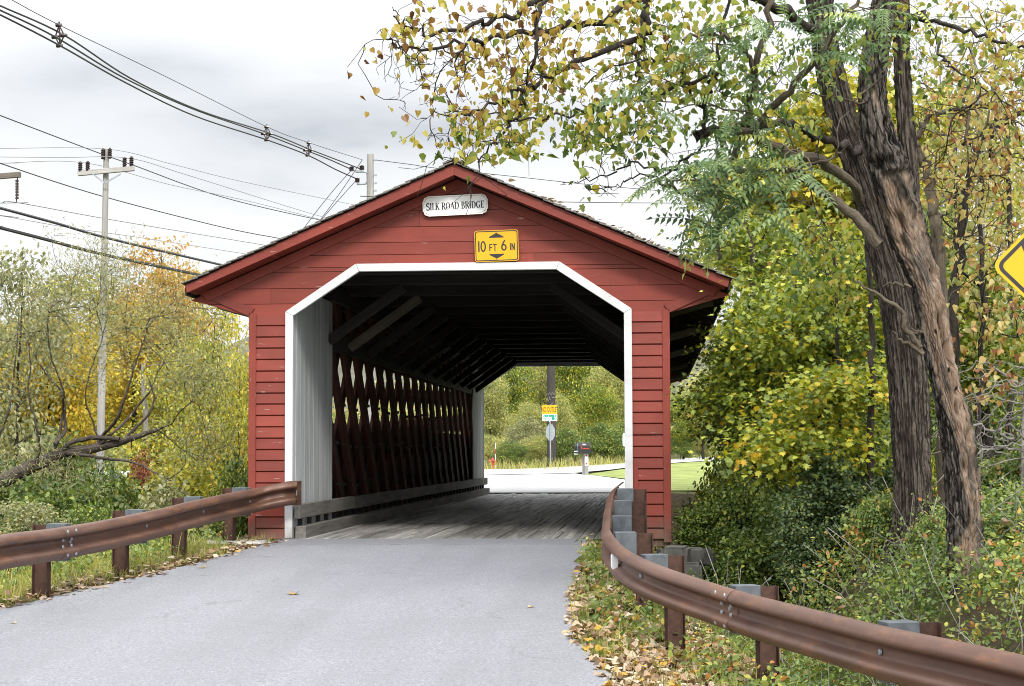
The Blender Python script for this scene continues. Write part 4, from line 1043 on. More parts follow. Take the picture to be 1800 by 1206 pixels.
for nm, lab, r, mt, pts in WIRES:
    W3 = [P(*p) for p in pts]                      # carry the free ends on past the view
    if pts[0][0] < 0 or pts[0][0] > 850: W3.insert(0, W3[0]+(W3[0]-W3[1]).normalized()*(22 if pts[0][0] < 0 else 9))
    if not (555 < pts[-1][0] < 645): W3.append(W3[-1]+(W3[-1]-W3[-2]).normalized()*(3 if 'slanting' in lab else 18))
    q = MB(); q.tube(catmull(W3, 7), r, 5); tag(q.build(nm, M[mt], None, 0, True), lab, 'cable' if 'cable' in nm else 'wire', 'overhead wires')
for lab, A, c0, c1, c2, y in (('cable spacer nearest the left edge high in the sky', (104, 44), (113, 62), (97, 65), (105, 80), 43.4), ('cable spacer of the three wires in the middle of the span', (469, 223), (476, 235), (463, 235), (469, 246), 62), ('cable spacer closest to the bracketed pole', (543, 251), (548, 264), (537, 264), (541, 273), 66)):
    q = MB(); a = P(*A, y); b0, b1, b2 = P(*c0, y), P(*c1, y), P(*c2, y); m = (b0+b1)/2
    q.tube([a+Vector((0, 0, .08)), a, m], .022, 6); q.tube([b0, m], .022, 6); q.tube([m, b1], .022, 6); q.tube([m, b2], .022, 6); q.tube([b0, b2], .018, 6); q.tube([b1, b2], .018, 6); q.tube([b0, a], .018, 6); q.tube([b1, a], .018, 6)
    for b in (a, b0, b1, b2): q.lathe(b-Vector((.12, 0, 0)), [(0, .04), (.055, .04), (.055, .1), (.035, .19), (0, .19)], 7, (1, 0, 0))
    tag(q.build('cable_spacer', M['insul']), 'grey diamond '+lab, 'cable spacer', 'cable spacers')

# ---------------------------------------------------------------- vegetation tools
def tmpl_half(half, lift):
    """leaf from one half outline (x along, y out), folded at the midrib"""
    n = len(half); v = [(x, y, lift*y) for x, y in half]+[(x, -y, lift*y) for x, y in half[1:-1]]
    a = list(range(n)); b = [0]+list(range(n, 2*n-2))+[n-1]
    return np.array(v), [np.array([a]), np.array([b[::-1]])]
T = {}
T['rhomb'] = (np.array([(0, 0, 0), (.45, .30, .10), (1, 0, -.05), (.45, -.30, .10)]), [np.array([(0, 1, 2), (0, 2, 3)])])
T['oval'] = tmpl_half([(0, 0), (.2, .24), (.55, .30), (.85, .14), (1, 0)], .25)
T['narrow'] = (np.array([(0, 0, 0), (.45, .085, .03), (1, 0, -.10), (.45, -.085, .03)]), [np.array([(0, 1, 2), (0, 2, 3)])])
T['heart'] = tmpl_half([(0, 0), (-.10, .20), (.06, .42), (.34, .46), (.66, .27), (.86, .09), (1, 0)], .28)
_h = T['heart']; _v = _h[0].copy(); _v[:, 2] += 1.3*_v[:, 1]**2-.5*(_v[:, 0]-.3)**2; T['cupped'] = (_v, _h[1])
_v = _h[0].copy(); _v[:, 2] += 1.6*np.abs(_v[:, 1]); _v[:, 1] *= .6; _v[:, 2] -= .3*_v[:, 0]**2; T['folded'] = (_v, _h[1])
_v, _f = tmpl_half([(0, 0), (-.06, .16), (.10, .38), (.22, .26), (.40, .42), (.58, .22), (.80, .18), (1, 0)], .35); _v[:, 2] += .5*np.sin(_v[:, 0]*7)*_v[:, 1]; T['torn'] = (_v, _f)
T['maple'] = tmpl_half([(0, 0), (-.04, .26), (.14, .20), (.20, .58), (.36, .34), (.62, .46), (.60, .17), (1, 0)], .22)
def tmpl_frond(n=8, ll=.175, lw=.036):
    V = []; tri = []; quad = []
    def cur(t): return np.array([t, 0, .10*t-.34*t*t])
    for i in range(4):
        a, b = cur(i/4), cur((i+1)/4); k = len(V)
        V += [a+[0, .006, 0], a-[0, .006, 0], b-[0, .006, 0], b+[0, .006, 0]]; quad.append((k, k+1, k+2, k+3))
    for i in range(n+1):
        t = .16+.84*i/n; c = cur(t)
        for s in ((-1, 1) if i < n else (0,)):
            d = np.array([.45, s*.95, -.30]) if s else np.array([1, 0, -.5]); d = d/np.linalg.norm(d)
            sd = np.cross(d, [0, 0, 1.]); sd /= np.linalg.norm(sd); L = ll*(1-.35*abs(t-.5))
            k = len(V); up = np.array([0, 0, .012])
            V += [c, c+d*L*.38+sd*lw+up, c+d*L-np.array([0, 0, .03]), c+d*L*.38-sd*lw+up]
            tri += [(k, k+1, k+2), (k, k+2, k+3)]
    return np.array(V), [np.array(tri), np.array(quad)]
T['frond'] = tmpl_frond()
def tmpl_blade():
    V = [(0, .018, 0), (0, -.018, 0), (.45, .014, .03), (.45, -.014, .03), (.8, .008, -.06), (.8, -.008, -.06), (1, 0, -.2)]
    return np.array(V), [np.array([(0, 1, 3, 2), (2, 3, 5, 4)]), np.array([(4, 5, 6)])]
T['blade'] = tmpl_blade()
def pix(A):
    d = np.asarray(A)-np.array([CX, 0, CZ]); f = d@np.array(F_); return 900+F_PX*(d@np.array(R_))/f, 603-F_PX*(d@np.array(U_))/f
def unit(a): return a/np.maximum(1e-9, np.linalg.norm(a, axis=-1, keepdims=True))
def leaf_mesh(name, tm, pos, nrm, tip, size, tint, mat, parent=None):
    V, F = T[tm]; N = len(pos); tip = unit(tip); nrm = unit(nrm-tip*(nrm*tip).sum(1, keepdims=True)); sd = np.cross(nrm, tip)
    W = (pos[:, None, :]+size[:, None, None]*(V[None, :, 0:1]*tip[:, None, :]+V[None, :, 1:2]*sd[:, None, :]+V[None, :, 2:3]*nrm[:, None, :])).reshape(-1, 3)
    off = (np.arange(N)*len(V))[:, None, None]
    fl = [(f[None]+off).reshape(-1, f.shape[1]) for f in F]
    return mesh_np(name, W, fl, mat, parent, attrs={'tint': np.repeat(np.clip(tint, 0, 1), len(V))})
class Skel:
    def __init__(s, rng):
        s.p = np.zeros((60000, 3)); s.par = np.full(60000, -1, int); s.r = np.zeros(60000); s.n = 0; s.rng = rng; s.tips = []
    def node(s, p, par, r=0):
        i = s.n; s.p[i] = p; s.par[i] = par; s.r[i] = r; s.n += 1; return i
    def path(s, pts, r0, r1, par=-1, sub=6, wig=0.0):
        pts = catmull([Vector(q) for q in pts], sub); n = len(pts); last = par; ids = []
        for i, q in enumerate(pts):
            q = np.array(q)+s.rng.normal(0, wig, 3)*(0 < i < n-1); last = s.node(q, last, r0+(r1-r0)*i/(n-1)); ids.append(last)
        return ids
    def attract(s, A, step=.25, lift=.3, start=0, wig=.03, keep_from=0):
        A = np.asarray(A); P0 = s.p[keep_from:s.n]
        d = np.array([np.min(((P0-a)**2).sum(1)) for a in A])
        for k in np.argsort(d):
            a = A[k]; dd = ((s.p[keep_from:s.n]-a)**2).sum(1); i = keep_from+int(np.argmin(dd)); L = math.sqrt(dd[i-keep_from])
            # prefer a node somewhat nearer the root so that branches sweep outwards
            for _ in range(2):
                j = s.par[i]
                if j >= keep_from and np.linalg.norm(s.p[j]-a) < L*1.35: i = j
            o = s.p[i]; L = np.linalg.norm(a-o); n = max(2, int(L/step))
            pd = o-s.p[s.par[i]] if s.par[i] >= 0 else np.array([0, 0, 1.]); pd = pd/max(1e-6, np.linalg.norm(pd))
            c = o+pd*L*.35+np.array([0, 0, lift*L*.3]); last = i
            for t in np.linspace(0, 1, n+1)[1:]:
                q = o*(1-t)**2+c*2*t*(1-t)+a*t*t+(s.rng.normal(0, wig*min(1, L), 3) if t < 1 else 0); last = s.node(q, last)
            s.tips.append(last)
    def radii(s, tip=.004, ex=2.3):
        acc = np.zeros(s.n)
        for i in range(s.n-1, -1, -1):
            r = max(tip**ex, acc[i])
            if s.r[i] > 0: r = s.r[i]**ex
            s.r[i] = r**(1/ex)
            j = s.par[i]
            if j >= 0: acc[j] += r if acc[j] else r*1.0
    def mesh(s, name, mat, parent, sides=(4, 7), minr=0):
        ch = [[] for _ in range(s.n)]
        for i in range(s.n):
            if s.par[i] >= 0: ch[s.par[i]].append(i)
        V = []; G = []; Fq = []; base = 0
        starts = [(i, None) for i in range(s.n) if s.par[i] < 0]
        while starts:
            i, frm = starts.pop(); chain = [] if frm is None else [frm]
            while True:
                chain.append(i)
                if not ch[i]: break
                c = sorted(ch[i], key=lambda k: -s.r[k]); starts += [(k, i) for k in c[1:]]; i = c[0]
            if len(chain) < 2: continue
            pts = s.p[chain]; rr = s.r[chain].copy()
            if frm is not None: rr[0] = min(rr[0], rr[1]*1.25)
            if rr.max() < minr: continue
            m = sides[1] if rr.max() > .03 else sides[0]
            t = np.gradient(pts, axis=0); t = unit(t); ref = np.array([.31, .17, .93]) if abs(t[0][2]) < .8 else np.array([.9, .3, .1])
            a = unit(np.cross(t, ref)); b = np.cross(t, a); th = np.linspace(0, 2*np.pi, m, endpoint=False)
            ring = pts[:, None]+rr[:, None, None]*(np.cos(th)[None, :, None]*a[:, None]+np.sin(th)[None, :, None]*b[:, None])
            V.append(ring.reshape(-1, 3)); ln = np.concatenate([[0], np.cumsum(np.linalg.norm(np.diff(pts, axis=0), axis=1))])+s.rng.uniform(0, 40)
            g = np.stack([np.repeat(ln[:, None], m, 1), np.cos(th)[None]*rr[:, None], np.sin(th)[None]*rr[:, None]], -1); G.append(g.reshape(-1, 3))
            k = np.arange(len(pts)-1)[:, None]*m; j = np.arange(m)[None]; j2 = (j+1) % m
            Fq.append((base+np.stack([k+j, k+j2, k+m+j2, k+m+j], -1)).reshape(-1, 4)); base += len(pts)*m
        V = np.concatenate(V); return mesh_np(name, V, [np.concatenate(Fq)], mat, parent, True, {'gc': np.concatenate(G), 'tint': np.full(len(V), .5)})
def blobpts(c, r, n, rng, clump=.0, freq=1.5, shell=.35):
    o = []
    ph = rng.uniform(0, 6, 6)
    while len(o) < n:
        v = rng.normal(0, 1, 3); v /= np.linalg.norm(v); v *= rng.uniform(0, 1)**shell
        q = np.array(c)+v*np.array(r)
        w = math.sin(q[0]*freq+ph[0])*math.sin(q[1]*freq*.8+ph[1])+math.sin(q[2]*freq*1.3+ph[2])*math.sin(q[0]*freq*.6+ph[3])
        if w > -1.2+clump*1.6*rng.uniform(.6, 1.2) - (0 if clump else 9): o.append(q)
    return np.array(o)
def spray(C, per, spread, flat, rng, droop=.4, up=1.0, jit=.7, size=(.08, .12), tint=(.5, .2), ctint=.15, outc=None):
    """leaves round the cluster centres C"""
    C = np.asarray(C); N = len(C)*per; c = np.repeat(C, per, 0)
    off = rng.normal(0, 1, (N, 3))*np.array([spread, spread, spread*flat]); pos = c+off
    nrm = np.array([0, 0, up])+rng.normal(0, jit, (N, 3))
    tip = unit(off)*.7+rng.normal(0, .6, (N, 3))+np.array([0, 0, -droop*1.3])
    if outc is not None: tip += unit(pos-np.asarray(outc))*.5
    ct = np.repeat(rng.normal(0, ctint, len(C)), per)
    return pos, nrm, tip, rng.uniform(size[0], size[1], N), tint[0]+ct+rng.normal(0, tint[1], N)
PX = lambda y: y/F_PX
# ---- prototypes (built once, then copied)
def proto_tree(seed, H, blobs, natt, per, leaf, lsize, spread, tr, mats, clump=.45, flat=.55, droop=.4, wig=.05, ct=.16, low=.18):
    rng = np.random.default_rng(seed); root = thing('tree', '', '', (0, 0, 0))
    k = Skel(rng); k.path([(0, 0, -.4), (rng.uniform(-.1, .1), 0, H*.3), (rng.uniform(-.25, .25)*H*.12, rng.uniform(-.2, .2), H*.6), (rng.uniform(-.25, .25)*H*.15, 0, H*.93)], tr, tr*.12, -1, 6, .02)
    A = np.concatenate([blobpts(c, r, max(4, int(natt*w_)), rng, clump, 9/H) for c, r, w_ in blobs])
    A = A[A[:, 2] > H*low*.5]
    k.attract(A, step=H*.04, wig=wig, keep_from=2); k.radii(.006*H/8)
    k.mesh('trunk', mats[0], root, (3, 6))
    extra = A+rng.normal(0, spread*.8, A.shape)
    C = np.concatenate([A, extra[:len(extra)//2]])
    leaf_mesh('crown', leaf, *spray(C, per, spread, flat, rng, droop, size=lsize, ctint=ct, tint=(.46, .19)), mats[1], root)
    root['h'] = H; return root
PROTO_USED = {}
def place(proto, u, vt, y, wpx, pal, name, label, cat, group=None, barkm=None, base=None, rot=None, w0=1.0, zoff=0):
    """copy of a prototype whose top shows at pixel (u, vt) and whose crown is wpx wide"""
    tp = P(u, vt, y); gz = ground_h(tp.x, y) if base is None else base; h = max(.4, tp.z-gz)
    s = h/proto['h']; sw = wpx*PX(y)/(w0)
    first = proto.name not in PROTO_USED
    if first: PROTO_USED[proto.name] = proto; r = proto
    else: r = proto.copy(); COL.objects.link(r)
    r.location = (tp.x, y, gz+zoff); r.scale = (sw, sw, s); r.rotation_euler = (0, 0, random.uniform(0, 6.28) if rot is None else rot)
    kids = list(proto.children) if first else []
    if not first:
        for c in PROTO_KIDS[proto.name]:
            d = c.copy(); COL.objects.link(d); d.parent = r; kids.append(d)
    else: PROTO_KIDS[proto.name] = kids
    for d in kids:
        d.material_slots[0].link = 'OBJECT'
        if 'crown' in d.name: d.material_slots[0].material = LM[pal]
        else: d.material_slots[0].material = barkm or M['barkdark']
    r.name = name; tag(r, label, cat, group); return r
PROTO_KIDS = {}
class PR:                                       # remember prototypes under a fixed key
    pass
def proto(*a, **k):
    o = proto_tree(*a, **k); key = 'p%d' % len(PROTO_KEYS); o.name = key; PROTO_KEYS.append(key); q = PR(); q.o = o; q.key = key; q.kids = list(o.children); q.h = o['h']; q.used = False
    del o['h']; return q
PROTO_KEYS = []
def place(pr, u, vt, y, wpx, pal, name, label, cat, group=None, barkm=None, base=None, rot=None, w0=1.0):
    tp = P(u, vt, y); gz = ground_h(tp.x, y); h = max(.4, tp.z-gz)
    if name == 'shrub' and h/(wpx*PX(y)) > 1.35: pr, w0 = pG, 2.0
    s = h/pr.h; sw = wpx*PX(y)/w0
    if not pr.used: r = pr.o; kids = pr.kids; pr.used = True
    else:
        r = pr.o.copy(); COL.objects.link(r); kids = []
        for c in pr.kids:
            d = c.copy(); COL.objects.link(d); d.parent = r; kids.append(d)
    r.location = (tp.x, y, gz); r.scale = (sw, sw, s); r.rotation_euler = (0, 0, random.uniform(0, 6.28) if rot is None else rot)
    for d in kids:
        d.material_slots[0].link = 'OBJECT'
        d.material_slots[0].material = LM[pal] if d.name.startswith('crown') else (barkm or M['barkdark'])
    r.name = name
    for q in ('group',):
        if q in r: del r[q]
    return tag(r, label, cat, group)

# ---------------------------------------------------------------- trees left of the bridge
MT = (M['barkdark'], LM['fill'])
pA = proto(21, 8, [((0, 0, 4.9), (2.7, 2.7, 3.0), 1)], 300, 34, 'rhomb', (.13, .21), .34, .16, MT)                 # broad crown
pB = proto(22, 9, [((0, 0, 5.6), (1.9, 1.9, 3.3), .8), ((.9, .4, 3.4), (1.5, 1.3, 1.2), .2)], 230, 32, 'rhomb', (.13, .21), .30, .13, MT, clump=.55)   # upright
pC = proto(23, 9, [((0, 0, 6.3), (1.3, 1.3, 2.6), .6), ((-.7, .3, 4.2), (1.3, 1.2, 1.2), .4)], 120, 24, 'rhomb', (.12, .19), .26, .10, MT, clump=.7)   # thin, airy
pD = proto(24, 2.4, [((0, 0, 1.25), (1.2, 1.2, 1.15), 1)], 230, 34, 'rhomb', (.06, .11), .15, .03, MT, clump=.4, low=.0)                               # shrub
pE = proto(25, 2.4, [((0, 0, 1.35), (1.2, 1.2, 1.05), 1)], 170, 26, 'oval', (.06, .11), .15, .025, MT, clump=.6, low=.0)                              # loose shrub
pG = proto(28, 4.2, [((0, 0, 1.3), (1.0, 1.0, 1.2), .5), ((.1, 0, 2.9), (.85, .85, 1.25), .5)], 330, 26, 'oval', (.08, .14), .15, .03, MT, clump=.5, low=.0)      # tall shrub
# crown widths of the prototypes (m)
WA, WB, WC, WD = 5.9, 4.4, 3.0, 2.6
GL = 'trees left of the bridge'
place(pB, 285, 412, 56, 190, 'orange', 'autumn_tree', 'orange crowned tree standing highest between the grey pole and the bridge roof', 'tree', GL, w0=WB)
place(pA, 85, 545, 49, 260, 'yellow', 'autumn_tree', 'bright golden tree behind the dark curved willow limbs', 'tree', GL, w0=WA)
place(pB, 376, 510, 37, 150, 'fill', 'autumn_tree', 'yellow green leafy tree touching the left eave of the bridge', 'tree', GL, w0=WB)
place(pC, 30, 415, 40, 190, 'willow', 'slender_tree', 'slender grey green tree at the left edge reaching above its neighbours', 'tree', GL, w0=WC)
place(pC, 150, 470, 60, 220, 'fill', 'autumn_tree', 'olive and yellow tree left behind the tall grey pole', 'tree', GL, w0=WC)
place(pC, 424, 600, 33, 90, 'fill', 'slender_tree', 'thin leafy tree close beside the left tower corner board', 'tree', GL, w0=WC)
place(pC, 235, 520, 55, 200, 'yellow', 'autumn_tree', 'golden tree right behind the tall grey pole', 'tree', GL, w0=WC)
place(pB, 325, 590, 52, 180, 'fill', 'autumn_tree', 'pale yellow spreading tree low behind the willow twigs', 'tree', GL, w0=WB)
place(pA, -25, 555, 50, 240, 'maple', 'autumn_tree', 'green leafy tree cut by the left edge of the view', 'tree', GL, w0=WA)
place(pA, 60, 660, 60, 300, 'maple', 'autumn_tree', 'dark green tree under the golden one', 'tree', GL, w0=WA)
place(pC, 330, 460, 62, 150, 'orange', 'slender_tree', 'thin orange tree just left of the bridge eave', 'tree', GL, w0=WC)
place(pA, 410, 640, 46, 170, 'fill', 'autumn_tree', 'yellow bushy tree low beside the left bridge tower', 'tree', GL, w0=WA)
place(pB, 150, 620, 70, 260, 'fill', 'autumn_tree', 'hazy yellow green tree far behind the pole foot', 'tree', GL, w0=WB)
for i, (u, vt, y, w_, pal, pr, lab) in enumerate([
    (-10, 800, 30, 200, 'shrub', pD, 'green shrub at the left edge under the thick willow limb'),
    (95, 830, 29, 190, 'shrub', pE, 'loose green shrub below the fork of the willow'),
    (190, 815, 32, 190, 'shrub', pD, 'green shrub under the hanging willow twigs'),
    (265, 830, 29, 160, 'willow', pE, 'grey green shrub behind the middle guardrail posts on the left'),
    (335, 780, 33, 180, 'fill', pD, 'yellowish shrub near the foot of the left tower'),
    (405, 790, 29.5, 110, 'shrub', pD, 'dark green shrub touching the left tower'),
    (252, 785, 47, 55, 'red', pE, 'small crimson shrub between the pole and the willow fork'),
    (385, 720, 42, 150, 'yellow', pD, 'yellow shrub left of the tower siding'),
    (60, 745, 47, 200, 'shrub', pD, 'wide green shrub beneath the golden tree'),
    (300, 735, 48, 170, 'fill', pD, 'pale shrub in the gap right of the pole'),
    (192, 798, 37, 130, 'shrub', pD, 'green shrub hiding the foot of the tall grey pole'),
    (40, 878, 24.5, 190, 'willow', pE, 'grey green weed shrub behind the leftmost guardrail post'),
    (165, 880, 25, 170, 'shrub', pE, 'low green shrub behind the second guardrail post from the left'),
    (290, 880, 26, 150, 'cover', pE, 'low light green shrub behind the third guardrail post from the left')]):
    place(pr, u, vt, y, w_, pal, 'shrub', lab, 'shrub', 'shrubs left of the bridge', w0=WD)
# pale trunks by the bridge
for i, (u, y, v0, lab) in enumerate([(384, 44, 620, 'pale leaning birch trunk left of the tower'), (250, 48, 640, 'pale straight birch trunk beside the pole'), (348, 50, 640, 'thin pale birch trunk between pole and tower')]):
    rng = np.random.default_rng(50+i); b = P(u, 900, y); b.z = ground_h(b.x, y)
    r = thing('birch', lab, 'tree', b, 'birches left of the bridge'); k = Skel(rng)
    k.path([b-Vector((0, 0, .3)), P(u+6, 760, y), P(u+(16 if i == 0 else 2), 690, y), P(u+(22 if i == 0 else 0), v0, y)], .10, .03)
    A = blobpts(P(u+15, v0-10, y), (1.0, 1.0, 1.3), 40, rng, .5, 2); k.attract(A, .2); k.radii(.006); k.mesh('trunk', M['barkgrey'], r, (3, 7))
    leaf_mesh('crown', 'rhomb', *spray(A, 14, .22, .6, rng, size=(.08, .13)), LM['fill'], r)
# the leaning willow with its dark curved limbs
def willow():
    rng = np.random.default_rng(5); y = 30; b = P(-190, 905, y); b.z = ground_h(b.x, y)
    root = thing('willow_tree', 'silver leaved willow with dark mossy limbs leaning in from the left', 'tree', b, GL)
    k = Skel(rng); Q = lambda u, v, dy=0: P(u, v, y+dy)
    m = k.path([b-Vector((0, 0, .3)), Q(-120, 885), Q(-30, 860), Q(60, 818), Q(110, 797, .1), Q(165, 788, .1), Q(212, 776), Q(250, 764, -.1), Q(285, 752, -.2)], .17, .025, -1, 6, .006)
    near = lambda u, v: min(m, key=lambda i: ((k.p[i]-np.array(Q(u, v)))**2).sum())
    L = [(near(110, 797), [(121, 780), (150, 772, .2), (178, 769), (210, 772, -.1)], .085, .06),
         (near(90, 800), [(96, 780), (114, 758, .3), (113, 720, .4), (108, 690, .5), (94, 672, .6), (70, 640, .7), (48, 600, .9), (28, 560, 1.0)], .075, .015),
         (near(90, 800), [(110, 735, .3), (111, 705, .1), (112, 690, 0), (100, 655, -.1), (88, 620, -.2), (84, 575, -.3), (86, 540, -.4)], .05, .012),
         (near(165, 788), [(182, 765), (205, 738, -.3), (214, 715, -.4), (222, 690, -.5), (235, 650, -.6), (252, 600, -.6), (262, 560, -.6)], .065, .014),
         (near(165, 788), [(190, 768), (220, 742, .3), (240, 715, .5), (262, 690, .5), (270, 672, .6), (285, 640, .7), (318, 590, .9)], .055, .012),
         (near(212, 776), [(240, 750, .1), (262, 728, .1), (271, 700, .1), (266, 680, .2), (258, 660, .2)], .05, .018),
         (near(110, 797), [(150, 800, -.4), (185, 806, -.6), (205, 808, -.7), (240, 815, -.8), (270, 830, -.9), (300, 845, -1)], .07, .015),
         (near(60, 818), [(70, 790, -.3), (62, 740, -.4), (50, 690, -.5), (54, 640, -.6), (48, 590, -.6)], .05, .012),
         (near(-30, 860), [(-20, 800, .5), (10, 740, .6), (22, 680, .8), (30, 600, .9), (34, 520, 1)], .06, .012),
         (near(165, 788), [(172, 770, .4), (163, 740, .6), (150, 700, .7), (160, 650, .8), (178, 600, .9), (192, 540, 1)], .045, .012)]
    for par, pts, r0, r1 in L: k.path([k.p[par]]+[Q(*q) for q in pts], r0*.52, r1*.6, par, 5, .005)
    A = []
    for (u, v, ru, rv, n) in [(60, 560, 110, 110, 95), (190, 560, 110, 95, 95), (300, 590, 110, 90, 90), (90, 670, 110, 60, 40), (330, 690, 95, 70, 60), (340, 800, 80, 60, 45), (150, 490, 100, 50, 36), (120, 850, 140, 40, 40)]:
        c = Q(u, v); A.append(blobpts(c, (ru*PX(y), 1.5, rv*PX(y)), n, rng, .35, 2.2, .5))
    A = np.concatenate(A); k.attract(A, .14, -.15, wig=.03)
    # fine rising wands
    W = []
    for a in A:
        for _ in range(2):
            W.append(a+np.array([rng.normal(0, .16), rng.normal(0, .16), rng.uniform(.10, .42)]))
    k.attract(np.array(W), .13, .2, wig=.02); k.radii(.0024, 2.6); k.mesh('trunk', M['willowbark'], root, (3, 7))
    C = np.concatenate([A, np.array(W)])
    leaf_mesh('crown', 'narrow', *spray(C, 12, .115, 1.1, rng, droop=-.35, jit=1.0, size=(.06, .105), tint=(.55, .2), ctint=.18), LM['willow'], root)
willow()

# ---------------------------------------------------------------- beyond the bridge: shrubs, trees, far woods
GB = 'trees seen through the bridge'
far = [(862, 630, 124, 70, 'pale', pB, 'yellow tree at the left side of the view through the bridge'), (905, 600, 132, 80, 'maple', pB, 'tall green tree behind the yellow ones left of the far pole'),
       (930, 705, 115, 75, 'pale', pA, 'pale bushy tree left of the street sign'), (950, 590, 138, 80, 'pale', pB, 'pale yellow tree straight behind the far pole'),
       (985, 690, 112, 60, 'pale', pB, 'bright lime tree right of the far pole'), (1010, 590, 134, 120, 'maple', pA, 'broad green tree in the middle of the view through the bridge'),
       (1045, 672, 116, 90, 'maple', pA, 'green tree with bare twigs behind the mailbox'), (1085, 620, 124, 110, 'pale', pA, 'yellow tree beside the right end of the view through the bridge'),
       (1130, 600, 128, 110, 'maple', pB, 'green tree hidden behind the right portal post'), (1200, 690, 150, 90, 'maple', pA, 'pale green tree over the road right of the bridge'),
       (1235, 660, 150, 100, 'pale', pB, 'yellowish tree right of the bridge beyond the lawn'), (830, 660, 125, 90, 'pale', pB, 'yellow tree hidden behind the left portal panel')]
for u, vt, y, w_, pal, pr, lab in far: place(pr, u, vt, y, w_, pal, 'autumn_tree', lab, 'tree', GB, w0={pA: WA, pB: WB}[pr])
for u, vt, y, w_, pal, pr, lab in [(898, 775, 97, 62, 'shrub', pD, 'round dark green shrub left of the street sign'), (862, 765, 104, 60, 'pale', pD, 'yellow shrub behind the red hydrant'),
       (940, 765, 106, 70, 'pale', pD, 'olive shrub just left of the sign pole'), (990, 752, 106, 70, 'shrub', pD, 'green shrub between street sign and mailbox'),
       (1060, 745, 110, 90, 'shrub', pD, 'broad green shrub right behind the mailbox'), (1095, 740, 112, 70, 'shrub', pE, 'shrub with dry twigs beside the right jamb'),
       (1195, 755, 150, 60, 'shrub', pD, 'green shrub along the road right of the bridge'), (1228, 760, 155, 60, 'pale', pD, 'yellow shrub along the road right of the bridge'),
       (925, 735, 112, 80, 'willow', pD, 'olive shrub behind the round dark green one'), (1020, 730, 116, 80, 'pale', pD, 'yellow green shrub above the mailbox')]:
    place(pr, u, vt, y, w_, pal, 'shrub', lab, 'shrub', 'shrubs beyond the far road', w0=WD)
def woods():
    rng = np.random.default_rng(77); n = 1500; C = []
    for i in range(n):
        y = rng.uniform(160, 250); x = rng.uniform(-110, 40)*y/180; h = rng.uniform(6, 11)*(.8+.3*math.sin(x*.13)*math.sin(x*.05+1)); z = ground_h(x, y)+h*rng.uniform(.05, 1)
        C.append((x, y, z))
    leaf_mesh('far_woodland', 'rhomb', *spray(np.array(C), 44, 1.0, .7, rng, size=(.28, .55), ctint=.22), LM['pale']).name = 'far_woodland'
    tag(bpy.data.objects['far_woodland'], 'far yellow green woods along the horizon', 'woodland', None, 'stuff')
woods()

# ---------------------------------------------------------------- big trunks on the right bank
def mat_snag():
    t = NT('dead_trunk_wood'); a = t.noise(t.coord('gc', (2.0, 34, 34)), 1, 7, .75, .9); a3 = t.noise(t.coord('gc', (14, 40, 40)), 1, 4, .7)
    a = t.math('ADD', t.math('MULTIPLY', a, .66), t.math('MULTIPLY', a3, .34)); b = t.noise(t.coord('gc', (3, 8, 8)), 1, 4)
    g = t.ramp(a, [(.40, (.012, .010, .009)), (.62, (.17, .148, .13))])
    tan = t.ramp(a, [(.36, (.085, .055, .038)), (.50, (.205, .145, .105)), (.68, (.34, .27, .215))])
    tan = t.mix(t.ramp(b, [(.62, (0, 0, 0)), (.74, (.8, .8, .8))]), tan, (.50, .46, .42))
    pt = t.noise(t.coord('gc', (2.2, 7, 7)), 1, 4, .65); tan = t.mix(t.ramp(pt, [(.50, (0, 0, 0)), (.58, (.85, .85, .85))]), tan, g)
    vm = t.n('ShaderNodeVectorMath', operation='ADD'); vd = t.n('ShaderNodeTexNoise'); vd.inputs['Scale'].default_value = 1.4; vd.inputs['Detail'].default_value = 4
    cc = t.coord('gc', (4, 20, 20)); t.l(cc, vd.inputs[0]); t.l(cc, vm.inputs[0]); t.l(vd.outputs['Color'], vm.inputs[1])
    vo = t.n('ShaderNodeTexVoronoi', feature='DISTANCE_TO_EDGE'); vo.inputs['Scale'].default_value = 1; t.l(vm.outputs[0], vo.inputs[0])
    cr = t.ramp(vo.outputs['Distance'], [(.02, (0, 0, 0)), (.16, (1, 1, 1))]); g = t.mix(cr, (.008, .007, .006), g); a = t.math('ADD', t.math('MULTIPLY', a, .7), t.math('MULTIPLY', cr, .4))
    hl = t.n('ShaderNodeTexVoronoi'); hl.inputs['Scale'].default_value = 1; t.l(t.coord('gc', (5.5, 9, 9)), hl.inputs[0])
    tan = t.mix(t.ramp(hl.outputs['Distance'], [(.10, (1, 1, 1)), (.17, (0, 0, 0))]), tan, (.010, .008, .007))        # borer holes
    col = t.mix(t.attr('tint'), g, tan); t.bump(a, .9, .02); return t.set(col, .9, 0, .15)
M['snag'] = mat_snag()
